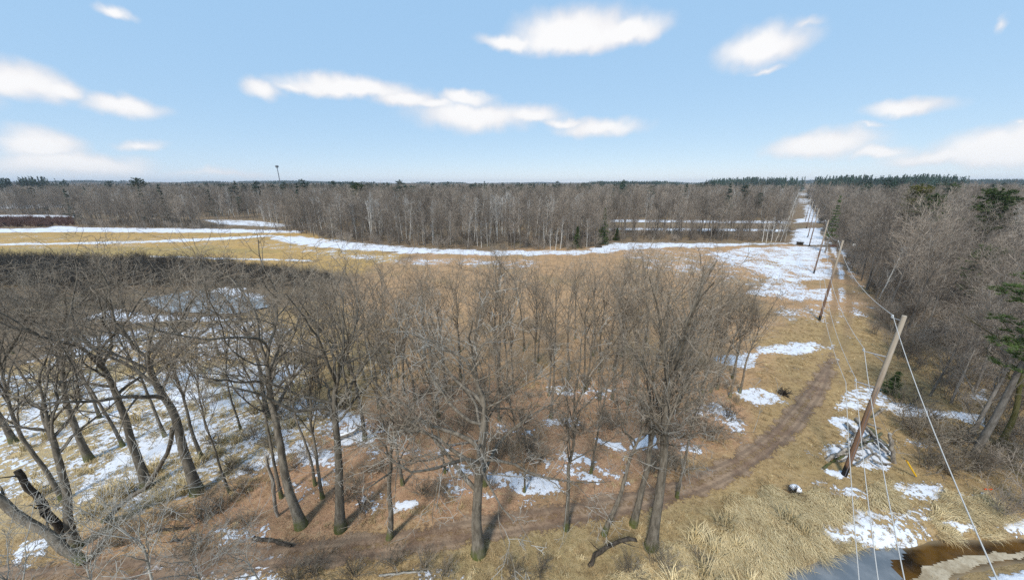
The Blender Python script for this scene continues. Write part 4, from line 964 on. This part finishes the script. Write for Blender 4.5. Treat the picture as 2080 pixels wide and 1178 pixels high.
# ------------------------------------------------------------------ dry grass
gms = []
for nm, c1, c2 in (('dry_grass', (.48, .37, .19), (.64, .52, .31)), ('brown_grass', (.34, .24, .12), (.48, .36, .19))): gms.append(bark(nm, c1, c2, var=.3, scale=2.0))
def tuft(name, seed, m, n=30, L=.30, lay=1.15, w=.010):
    r_ = np.random.default_rng(seed); ph = r_.normal(.0, 1.0, n) + r_.uniform(0, 6.28); T = Tubes()
    ph = r_.uniform(0, 6.28, n)
    b = np.stack([r_.normal(0, .09, n), r_.normal(0, .09, n), np.full(n, -.02)], 1)
    l = L * r_.uniform(.5, 1.2, n); a_ = r_.uniform(.15, lay, n)
    d1 = np.stack([np.sin(a_) * np.cos(ph), np.sin(a_) * np.sin(ph), np.cos(a_)], 1); a2 = a_ + r_.uniform(.3, .9, n)
    d2 = np.stack([np.sin(a2) * np.cos(ph), np.sin(a2) * np.sin(ph), np.cos(a2)], 1)
    P1 = b + d1 * (l * .55)[:, None]; P2 = P1 + d2 * (l * .5)[:, None]; s = np.stack([-np.sin(ph), np.cos(ph), np.zeros(n)], 1) * w
    T.tris(np.stack([b - s, b + s, P1 + s * .7], 1)); T.tris(np.stack([b - s, P1 + s * .7, P1 - s * .7], 1)); T.tris(np.stack([P1 - s * .7, P1 + s * .7, P2], 1))
    return T.mesh(name, m, smooth=False)
tf = [tuft('tuft_%d' % i, 500 + i, gms[0]) for i in range(3)] + [tuft('tuft_%d' % (i + 3), 510 + i, gms[1]) for i in range(3)] + [tuft('tuft_tall_%d' % i, 520 + i, gms[0], 60, .62, .55, .013) for i in range(2)]
x, y = scatter(-45, 62, 9.5, 48, .25, 15)
a = np.arctan2(x, y); r = np.hypot(x, y)
cc, ss = cover(x, y)
st = (cc[:, 1] > .36); brn = (cc[:, 0] <= .47) & (cc[:, 1] > .262)
nse = fbm(x, y, 1.6, 3, 40)
pr = np.where(st, .85, np.where(brn, .5, .03)) * sstep(.22, .55, nse) * np.where(r > 30, .5, 1) * np.where(ss > .55, .5, 1)
ok = (np.abs(a) < 1.08) & (line_d(x, y, TRACK) > 1.3) & (poly_sd(x, y, WATER_POLY) < .25) & (rr_.uniform(0, 1, len(x)) < pr)
x, y, st, nse = x[ok], y[ok], st[ok], nse[ok]; n = len(x)
pk = np.where(st, rr_.integers(0, 3, n), rr_.integers(2, 6, n)); tall = st & (rr_.uniform(0, 1, n) < .06); pk = np.where(tall, 6 + rr_.integers(0, 2, n), pk)
instancer('dry_grass', np.stack([x, y, gz(x, y) + .02], 1), rr_.uniform(0, 6.28, n), rr_.uniform(.55, 1.25, n) * np.where(pk >= 6, 1.7, np.where(st, 1.1, .75)), pk, tf, label='matted dry straw grass over marsh, bank and verges', cat='grass')
print('grass', n)
def mat_tuft(name, seed, m, n=64, L=.66, w=.0075):
    r_ = np.random.default_rng(seed); T = Tubes(); ph = r_.normal(0, .45, n); b = np.stack([r_.normal(0, .16, n), r_.normal(0, .16, n), np.full(n, -.01)], 1); l = L * r_.uniform(.5, 1.15, n)
    h1 = r_.uniform(.10, .26, n); c_ = np.stack([np.cos(ph), np.sin(ph), np.zeros(n)], 1)
    P1 = b + c_ * (l * .35)[:, None]; P1[:, 2] += h1; P2 = b + c_ * (l * .7)[:, None]; P2[:, 2] += h1 * .9; P3 = b + c_ * l[:, None]; P3[:, 2] += .02
    s = np.stack([-np.sin(ph), np.cos(ph), np.zeros(n)], 1) * w
    for A_, B_, wa, wb in ((b, P1, 1, 1), (P1, P2, 1, .8)): T.tris(np.stack([A_ - s * wa, A_ + s * wa, B_ + s * wb], 1)); T.tris(np.stack([A_ - s * wa, B_ + s * wb, B_ - s * wb], 1))
    T.tris(np.stack([P2 - s * .8, P2 + s * .8, P3], 1)); return T.mesh(name, m, smooth=False)
mats_ = [mat_tuft('mat_%d' % i, 600 + i, gms[0] if i < 3 else gms[1]) for i in range(5)]
x, y = scatter(0, 34, 9.5, 19, .24, 16); d_ = np.maximum(poly_sd(x, y, LAYERS[8][2]), poly_sd(x, y, GP((1480, 1010), (1800, 990), (2000, 1020), (2100, 1075), (1900, 1080), (1700, 1060), (1450, 1085))) - .3)
ok = (d_ > -.6 + 1.2 * (fbm(x, y, 1.2, 2, 3) - .3)) & (poly_sd(x, y, WATER_POLY) < -.1) & (line_d(x, y, TRACK) > 1.2) & (cover(x, y)[1] < .36)
x, y = x[ok], y[ok]; n = len(x); flow = -.9 + 1.6 * (fbm(x, y, 3.5, 2, 66) - .5) * 2
instancer('matted_grass', np.stack([x, y, np.maximum(gz(x, y), WATER_Z) + .02], 1), flow + rr_.normal(0, .25, n), rr_.uniform(.6, 1.15, n), np.where(rr_.uniform(0, 1, n) < .8, rr_.integers(0, 3, n), rr_.integers(3, 5, n)), mats_, label='pale combed straw mats lying along the stream bank', cat='grass')
print('mats', n)

# ------------------------------------------------------------------ power line
pm_, t, p = mat('pole_wood')
tcn = N(t, 'ShaderNodeTexCoord'); mp = N(t, 'ShaderNodeMapping'); mp.inputs['Scale'].default_value = (9, 9, .5); t.links.new(tcn.outputs['Object'], mp.inputs[0])
n1 = NOISE(t, mp.outputs[0], 2.2, 4, .6); sx = N(t, 'ShaderNodeSeparateXYZ'); t.links.new(tcn.outputs['Object'], sx.inputs[0])
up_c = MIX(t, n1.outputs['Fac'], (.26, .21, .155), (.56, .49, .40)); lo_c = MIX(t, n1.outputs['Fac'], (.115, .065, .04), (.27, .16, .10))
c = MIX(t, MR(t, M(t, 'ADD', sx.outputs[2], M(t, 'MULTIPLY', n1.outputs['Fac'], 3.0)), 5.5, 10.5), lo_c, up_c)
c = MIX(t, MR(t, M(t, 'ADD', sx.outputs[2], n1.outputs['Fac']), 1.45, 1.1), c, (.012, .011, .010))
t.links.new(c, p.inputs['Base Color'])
def plain(name, c1, c2=None, rough=.6, metal=0.0, scale=8.0):
    m_, t_, p_ = mat(name); tc_ = N(t_, 'ShaderNodeTexCoord'); n_ = NOISE(t_, tc_.outputs['Object'], scale, 3, .6)
    t_.links.new(MIX(t_, n_.outputs['Fac'], c1, c2 or tuple(v * 1.35 for v in c1)), p_.inputs['Base Color']); p_.inputs['Roughness'].default_value = rough; p_.inputs['Metallic'].default_value = metal; return m_
wire_m = plain('aluminium_wire', (.50, .48, .45), (.64, .62, .58), .5)
steel_m = plain('galvanised_steel', (.17, .185, .21), (.28, .30, .34), .4, .3)
porc_m = plain('porcelain', (.52, .54, .56), (.66, .68, .70), .3)
POLES = [(1714, 966), (1664, 651), (1653, 555), (1650.5, 497), (1644, 480), (1642, 459), (1640, 444)]
lab = ['nearest wooden utility pole with tarred black foot in a snow puddle', 'second wooden utility pole, standing on the tan grass', 'third utility pole, its foot in the wide snow field', 'fourth utility pole along the clearing, by the dark berm', 'fifth utility pole far down the snowy clearing', 'sixth, small utility pole far down the clearing', 'farthest and smallest utility pole of the line']
PH = 11.1; CW = np.array([CDIR[1], -CDIR[0]])
def cyl(T, a_, b_, r1, r2=None, sides=8): T.add(np.array([a_, b_], float), np.array([r1, r2 if r2 is not None else r1]), sides)
pole_xy = []
for i, pp in enumerate(POLES):
    x, y = G(*pp) if i < 3 else (POLE0 + CDIR * 33.2 * [0, 1, 2, 3.25, 3.95, 4.9, 6.0][i])
    pole_xy.append((x, y)); e_ = empty('utility_pole', (x, y, gz1(x, y)), -math.atan2(CDIR[0], CDIR[1])); tag(e_, lab[i], 'utility pole', 'poles of the power line')
    T = Tubes(); hs = np.linspace(-.3, PH, 9); T.add(np.stack([np.zeros(9), np.zeros(9), hs], 1), np.linspace(.15, .105, 9), 14)
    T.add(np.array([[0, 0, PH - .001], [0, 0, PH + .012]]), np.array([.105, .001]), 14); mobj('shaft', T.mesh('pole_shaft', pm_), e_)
    T = Tubes(); T.add(np.array([[.02, -.155, .1], [.02, -.125, PH * .6]]), np.array([.012, .012]), 4); mobj('ground_wire', T.mesh('ground_wire', steel_m), e_)
    T = Tubes(); cyl(T, (-.02, 0, PH - .3), (-.42, 0, PH - .22), .022); b_ = mobj('pin_bracket', T.mesh('pin_bracket', steel_m), e_)
    T = Tubes(); T.add(np.array([[-.42, 0, PH - .24], [-.42, 0, PH - .16], [-.42, 0, PH - .1], [-.42, 0, PH - .04]]), np.array([.03, .06, .05, .02]), 8); mobj('insulator', T.mesh('insulator', porc_m), b_)
    for zz_, ln_ in ((PH - 2.55, 1.05), (PH - 4.55, .95)):
        T = Tubes(); cyl(T, (-.05, 0, zz_), (-ln_, 0, zz_ + .06), .035, .028); cyl(T, (-.1, 0, zz_ - .35), (-ln_ * .6, 0, zz_ + .02), .018); b_ = mobj('side_arm', T.mesh('side_arm', steel_m), e_)
        T = Tubes(); T.add(np.array([[-ln_, 0, zz_ + .06], [-ln_, 0, zz_ + .13], [-ln_, 0, zz_ + .18], [-ln_, 0, zz_ + .24]]), np.array([.03, .055, .05, .02]), 8); mobj('insulator', T.mesh('arm_insulator', porc_m), b_)
# wires: each runs the whole line, sagging between poles and on past the camera
prevp = tuple(POLE0 - np.array([.660, .751]) * 33.2)
runs = [(-.42, PH - .05, 'topmost pale wire of the power line, on the pole tops', 1), (-1.05, PH - 2.3, 'middle pale wire on the upper side arms of the poles', 1), (-.95, PH - 4.3, 'lower pale wire on the lower side arms of the poles', 1), (-1.3, PH - 4.7, 'lowest pale cable of the line, farthest left at the bottom edge', 1)]
for off_, h_, lb, _ in runs:
    sp = [np.array(prevp)] + [np.array(q_) for q_ in pole_xy]; P = []
    for j in range(len(sp) - 1):
        for k in range(24 if j < len(sp) - 2 else 25):
            f = k / 24; xy = sp[j] * (1 - f) + sp[j + 1] * f - 0; span = np.linalg.norm(sp[j + 1] - sp[j])
            P.append([xy[0] + CW[0] * off_, xy[1] + CW[1] * off_, h_ - 1.0 * (span / 33) ** 2 * 4 * f * (1 - f)])
    P = np.array(P); T = Tubes(); dd = np.hypot(P[:, 0], P[:, 1]); R = np.full(len(P), .0155)
    for j in range(len(P) - 1): T.add(P[j:j + 2], R[j:j + 2], 5)
    tag(mobj('overhead_wire', T.mesh('overhead_wire', wire_m)), lb, 'wire', 'wires of the power line')
# guy wire with its yellow guard
gb = G(1863, 968); e_ = empty('guy_wire', (*gb, gz1(*gb))); tag(e_, 'guy wire with bright yellow guard anchored right of the nearest pole', 'guy wire')
top = Vector((pole_xy[0][0] - gb[0], pole_xy[0][1] - gb[1], 5.6)); dn = top.normalized()
T = Tubes(); cyl(T, (0, 0, -.2), tuple(top), .007, sides=5); mobj('cable', T.mesh('guy_cable', steel_m), e_)
T = Tubes(); cyl(T, tuple(dn * .15), tuple(dn * 1.75), .05, sides=8); mobj('guard', T.mesh('guy_guard', plain('yellow_plastic', (.72, .40, .01), (.80, .48, .03), .45)), e_)

# ------------------------------------------------------------------ logs, brush pile, stumps
def log(name, pts, r, m, label, cat='log', sides=9, seed=0, snow=False):
    r_ = np.random.default_rng(seed); P = np.array(pts, float); ts = np.linspace(0, 1, 10)
    Q = np.stack([np.interp(ts, np.linspace(0, 1, len(P)), P[:, i_]) for i_ in range(3)], 1)
    Q[1:-1] += r_.normal(0, r * .25, (8, 3)); o0 = Q[0].copy(); Q -= o0
    T = Tubes(); Rr = r * np.linspace(1, .7, 10) * r_.uniform(.9, 1.1, 10); T.add(Q, Rr, sides); T.add(np.array([Q[0], Q[0] - (Q[1] - Q[0]) * .02]), np.array([Rr[0], .002]), sides); T.add(np.array([Q[-1], Q[-1] + (Q[-1] - Q[-2]) * .02]), np.array([Rr[-1], .002]), sides)
    e_ = empty(name, tuple(o0)); tag(e_, label, cat); mobj('trunk', T.mesh(name, m), e_)
    st = []
    for k in range(4):
        f = r_.integers(3, 9); d = r_.normal(0, 1, 3); d[2] = abs(d[2]); d /= np.linalg.norm(d)
        T = Tubes(); q_ = grow_poly(r_, Q[f][None], d[None], np.array([r * 4 + .4]), 4, .2, 0); T.add(q_, taper(np.array([r * .3]), 4, .2), 5); mobj('stub', T.mesh('stub', m), e_)
    if snow:
        T = Tubes(); S_ = Q + np.array([0, 0, 1.0]) * (Rr * .62)[:, None]; T.add(S_[1:-1], (Rr * .62)[1:-1], 7); mobj('snow_cap', T.mesh('snow_cap', snow_m), e_)
    return e_
snow_m = plain('snow', (.78, .80, .85), (.86, .87, .90), .8)
def G3(px, py, z): x, y = G(px, py, z); return (x, y, z)
def on(px, py, z, base):
    """point seen at (px,py) in the fore-aft plane of a thing standing at photo point base"""
    gx_, gy_ = G(*base); x, y, zz = ray(px, py); s_ = gy_ / y; return (x * s_, gy_, CAM_H + zz * s_)
log('fallen_log', [G3(680, 895, .2), G3(735, 868, .5)], .2, MT['dead_wood'], 'snow-topped fallen log lying behind the stout oak', seed=1, snow=True)
log('bent_log', [G3(1196, 1150, -.1), on(1212, 1128, 0, (1196, 1150)), on(1240, 1106, 0, (1196, 1150)), on(1270, 1094, 0, (1196, 1150)), on(1292, 1096, 0, (1196, 1150))], .12, MT['dark_log'], 'dark bent broken log leaning up at the bottom right of centre', seed=2)
log('leaning_trunk', [G3(212, 1058, .1), on(255, 1015, 0, (212, 1058)), on(300, 985, 0, (212, 1058)), on(338, 925, 0, (212, 1058)), on(350, 870, 0, (212, 1058))], .13, MT['oak_bark'], 'fallen curved trunk propped up across the marsh snow', seed=3)
log('leaning_trunk', [G3(170, 1140, .1), on(90, 1080, 0, (170, 1140)), on(-20, 1000, 0, (170, 1140))], .21, MT['oak_bark'], 'thick trunk leaning steeply out of the left edge', seed=4)
log('broken_snag', [G3(150, 1115, -.1), on(95, 1040, 0, (150, 1115)), on(60, 990, 0, (150, 1115)), on(35, 955, 0, (150, 1115))], .17, MT['dark_log'], 'shattered dark snag near the lower left corner', 'snag', seed=5)
log('fallen_log', [G3(318, 1078, .1), G3(382, 1072, .1)], .09, MT['dark_log'], 'short black log lying on brown leaves at lower left', seed=6)
log('fallen_log', [G3(348, 1098, .1), G3(372, 1097, .1)], .09, MT['dark_log'], 'tiny black log under the short one at lower left', seed=7)
log('pale_snag', [G3(565, 1050, -.1), on(553, 980, 0, (565, 1050)), on(540, 925, 0, (565, 1050))], .10, MT['dead_wood'], 'pale weathered snag in front of the left-leaning tree', 'snag', seed=8)
log('fallen_branch', [G3(770, 1168, .2), G3(860, 1160, .35)], .05, MT['grey_twig'], 'pale fallen branch at the bottom edge left of centre', 'branch', seed=9)
log('fallen_log', [G3(515, 1092, .12), G3(592, 1108, .16)], .10, MT['dark_log'], 'dark log half on snow above the track at lower left', seed=14)
log('fallen_branch', [G3(905, 905, .15), G3(1000, 890, .35)], .07, MT['dead_wood'], 'grey fallen limb lying behind the lone centre tree', 'branch', seed=15)
log('fallen_log', [G3(1775, 845, .25), G3(1800, 828, .5), ], .09, MT['dead_wood'], 'thin log crossing behind the brush pile near the nearest pole', seed=10)
log('stump_post', [G3(1816, 940, -.1), on(1812, 905, 0, (1816, 940)), on(1808, 880, 0, (1816, 940))], .13, MT['dead_wood'], 'grey weathered stump standing at the right end of the brush pile', 'stump', seed=11)
e_ = empty('brush_pile', (*G(1750, 915), gz1(*G(1750, 915)))); tag(e_, 'heap of grey dead logs and branches on snow by the nearest pole', 'brush pile'); bx, by = G(1750, 915)
r_ = np.random.default_rng(21)
ends = [((1672, 952), (1770, 880), .1), ((1680, 935), (1760, 905), .13), ((1690, 925), (1765, 890), .12), ((1720, 860), (1760, 900), .16), ((1740, 850), (1800, 905), .14), ((1765, 870), (1810, 915), .15), ((1770, 885), (1815, 930), .12), ((1755, 900), (1800, 945), .1), ((1745, 930), (1700, 935), .09), ((1735, 870), (1730, 910), .08), ((1790, 880), (1745, 905), .11), ((1760, 860), (1790, 870), .1), ((1700, 905), (1750, 925), .1), ((1780, 920), (1735, 945), .08), ((1775, 935), (1812, 945), .1)]
for k, (a_, b_, r0) in enumerate(ends):
    A_ = np.array(G3(*a_, .12 + .04 * (k % 4))); B_ = np.array(G3(*b_, .35 + .12 * (k % 5))); ts = np.linspace(0, 1, 7)[:, None]
    Q = A_ * (1 - ts) + B_ * ts; Q[1:-1] += r_.normal(0, .07, (5, 3)); Q -= np.array([bx, by, gz1(bx, by)])
    T = Tubes(); Rr = r0 * .9 * np.linspace(1, .55, 7); T.add(Q, Rr, 7); T.add(np.array([Q[0], Q[0] * 1.001]), np.array([Rr[0], .002]), 7)
    mobj('branch', T.mesh('pile_branch', MT['dead_wood'] if k % 5 else MT['oak_bark']), e_)
# root clumps
x, y = G(1592, 800); e_ = empty('root_clump', (x, y, gz1(x, y)), .5, 1.6); tag(e_, 'upturned brown root mass on the grass left of the track', 'stump')
r_ = np.random.default_rng(33); n = 70; d = r_.normal(0, 1, (n, 3)); d[:, 2] = np.abs(d[:, 2]); d /= np.linalg.norm(d, axis=1, keepdims=True)
T = Tubes(); Q = grow_poly(r_, np.zeros((n, 3)), d, r_.uniform(.2, .6, n), 4, .3, 0); T.add(Q, taper(np.full(n, .03), 4, .3), 4); mobj('roots', T.mesh('root_mass', MT['dark_log']), e_)
x, y = G(1612, 1003); e_ = empty('root_clump', (x, y, gz1(x, y))); tag(e_, 'small dark root clump with a cap of snow on the grass verge', 'stump')
r_ = np.random.default_rng(31); n = 60; d = r_.normal(0, 1, (n, 3)); d[:, 2] = np.abs(d[:, 2]); d /= np.linalg.norm(d, axis=1, keepdims=True)
T = Tubes(); Q = grow_poly(r_, np.zeros((n, 3)), d, r_.uniform(.3, .6, n), 4, .25, 0); T.add(Q, taper(np.full(n, .035), 4, .3), 4); mobj('roots', T.mesh('roots', MT['dark_log']), e_)
T = Tubes(); T.add(np.array([[.3, .25, -.05], [.3, .25, .12], [.3, .25, .24], [.3, .25, .28]]), np.array([.34, .30, .18, .01]), 10); mobj('snow_cap', T.mesh('clump_snow', snow_m), e_)
# orange marker lying on the bank
x, y = G(2008, 993); T = Tubes(); T.add(np.array([[-.26, 0, .04], [-.15, .02, .05], [.1, -.01, .05], [.26, .02, .04]]), np.array([.03, .04, .035, .03]), 6); o = mobj('marker_stake', T.mesh('marker_stake', plain('orange_paint', (.60, .085, .02), (.75, .13, .03), .6))); o.location = (x, y, gz1(x, y)); tag(o, 'small orange marker lying on the brown grass by the stream', 'marker')
# berm, boulder, sign
def lump(name, px, py, sx_, sy_, sz_, m, label, cat, seed):
    r_ = np.random.default_rng(seed); nu, nv = 14, 7; V = []
    for j in range(nv + 1):
        th = j / nv * math.pi / 2
        for i_ in range(nu):
            ph = i_ / nu * 2 * math.pi; k_ = 1 + r_.normal(0, .08); V.append([math.cos(ph) * math.cos(th) * sx_ * k_, math.sin(ph) * math.cos(th) * sy_ * k_, math.sin(th) * sz_ * k_ - .05])
    F = [[j * nu + i_, j * nu + (i_ + 1) % nu, (j + 1) * nu + (i_ + 1) % nu, (j + 1) * nu + i_] for j in range(nv) for i_ in range(nu)]
    T = Tubes(); T.v = [np.array(V)]; T.f = [np.array(F)]; T.fm = [np.zeros(len(F))]; T.n = len(V); o = mobj(name, T.mesh(name, m)); x, y = G(px, py); o.location = (x, y, gz1(x, y)); tag(o, label, cat); return o
lump('boulder', 1216, 503, 1.1, .8, .7, MT['dark_log'], 'dark boulder at the corner of the meadow below the wood', 'boulder', 1)
o = lump('earth_berm', 1708, 500, 3.6, .6, .5, plain('red_earth', (.14, .06, .045), (.22, .10, .07), .9), 'low reddish earth berm across the snowy clearing', 'berm', 2)
# low dark hunting blind
x, y = G(1624, 498); e_ = empty('hunting_blind', (x, y, 0), -.6); tag(e_, 'small dark low hut at the far corner of the meadow by the clearing', 'hut')
def box(x0, x1, y0, y1, z0, z1, name, m, par):
    T = Tubes(); V = np.array([[a_, b_, c_] for c_ in (z0, z1) for a_, b_ in ((x0, y0), (x1, y0), (x1, y1), (x0, y1))]); F = np.array([[3, 2, 1, 0], [4, 5, 6, 7], [0, 1, 5, 4], [1, 2, 6, 5], [2, 3, 7, 6], [3, 0, 4, 7]])
    T.v = [V]; T.f = [F]; T.fm = [np.zeros(6)]; T.n = 8; return mobj(name, T.mesh(name, m, smooth=False), par)
box(-.75, .75, -.7, .7, 0, .85, 'wall', MT['dark_log'], e_); box(-.9, .9, -.85, .85, .853, .93, 'roof', MT['dark_log'], e_); box(-.3, .3, -.73, -.703, .4, .7, 'painted_opening', plain('opening_shade', (.01, .01, .01)), e_)  # solid near-black panel on the wall paints the shade inside a window hole
x, y = G(1731, 512); e_ = empty('warning_sign', (x, y, 0), -.65); tag(e_, 'tiny white sign at the wood edge right of the second pole', 'sign')
T = Tubes(); cyl(T, (0, 0, -.1), (0, 0, 2.3), .04); mobj('post', T.mesh('sign_post', MT['dead_wood']), e_); box(-.32, .32, -.06, -.043, 1.7, 2.35, 'board', plain('white_board', (.75, .75, .75), (.8, .8, .8), .5), e_)

# ------------------------------------------------------------------ far towers
def bearing(px, dist): b = ray(px, 374); h_ = math.hypot(b[0], b[1]); return b[0] / h_ * dist, b[1] / h_ * dist
def elev(px, py, dist): b = ray(px, py); return CAM_H + b[2] / math.hypot(b[0], b[1]) * dist
twm = plain('tower_steel', (.13, .14, .15), (.18, .19, .20), .5)
def tower(px, ty, dist, label, r1, bulb, name, leg=True):
    x, y = bearing(px, dist); h_ = elev(px, ty, dist); g_ = gz1(x, y); e_ = empty(name, (x, y, g_)); tag(e_, label, 'tower'); h_ -= g_
    T = Tubes(); T.add(np.array([[0, 0, -1], [0, 0, h_ * .5], [0, 0, h_ - bulb]]), np.array([r1 * 1.3, r1, r1]), 8); mobj('mast', T.mesh('mast', twm), e_)
    if bulb:
        b0 = h_ - bulb * 1.6; T = Tubes(); T.add(np.array([[0, 0, b0], [0, 0, b0 + bulb * .4], [0, 0, b0 + bulb], [0, 0, b0 + bulb * 1.4], [0, 0, h_]]), np.array([r1, bulb * .8, bulb, bulb * .75, .05]), 14); mobj('tank', T.mesh('tank', twm), e_)
tower(569.5, 336, 900, 'tall thin mast with round head standing above the skyline at left', .75, 3.4, 'water_tower')
tower(1123, 371, 1800, 'small dark water tower on the skyline at centre', 2.0, 6.5, 'water_tower')
tower(867, 369, 1500, 'needle-thin antenna on the skyline left of centre', .8, 0, 'antenna_mast')

# ------------------------------------------------------------------ haze
hm = bpy.data.materials.new('pale_air'); hm.use_nodes = True; t = hm.node_tree
for n_ in list(t.nodes): t.nodes.remove(n_)
ho = N(t, 'ShaderNodeOutputMaterial'); hv = N(t, 'ShaderNodeVolumePrincipled'); hv.inputs['Color'].default_value = (.80, .88, 1.0, 1); hv.inputs['Density'].default_value = 1.1e-4; hv.inputs['Anisotropy'].default_value = 0.0
t.links.new(hv.outputs[0], ho.inputs['Volume'])
hz = box(-21000, 21000, -2500, 9500, -25, 110, 'haze', hm, None); tag(hz, kind='stuff', label='thin pale air haze over the whole country', cat='haze')
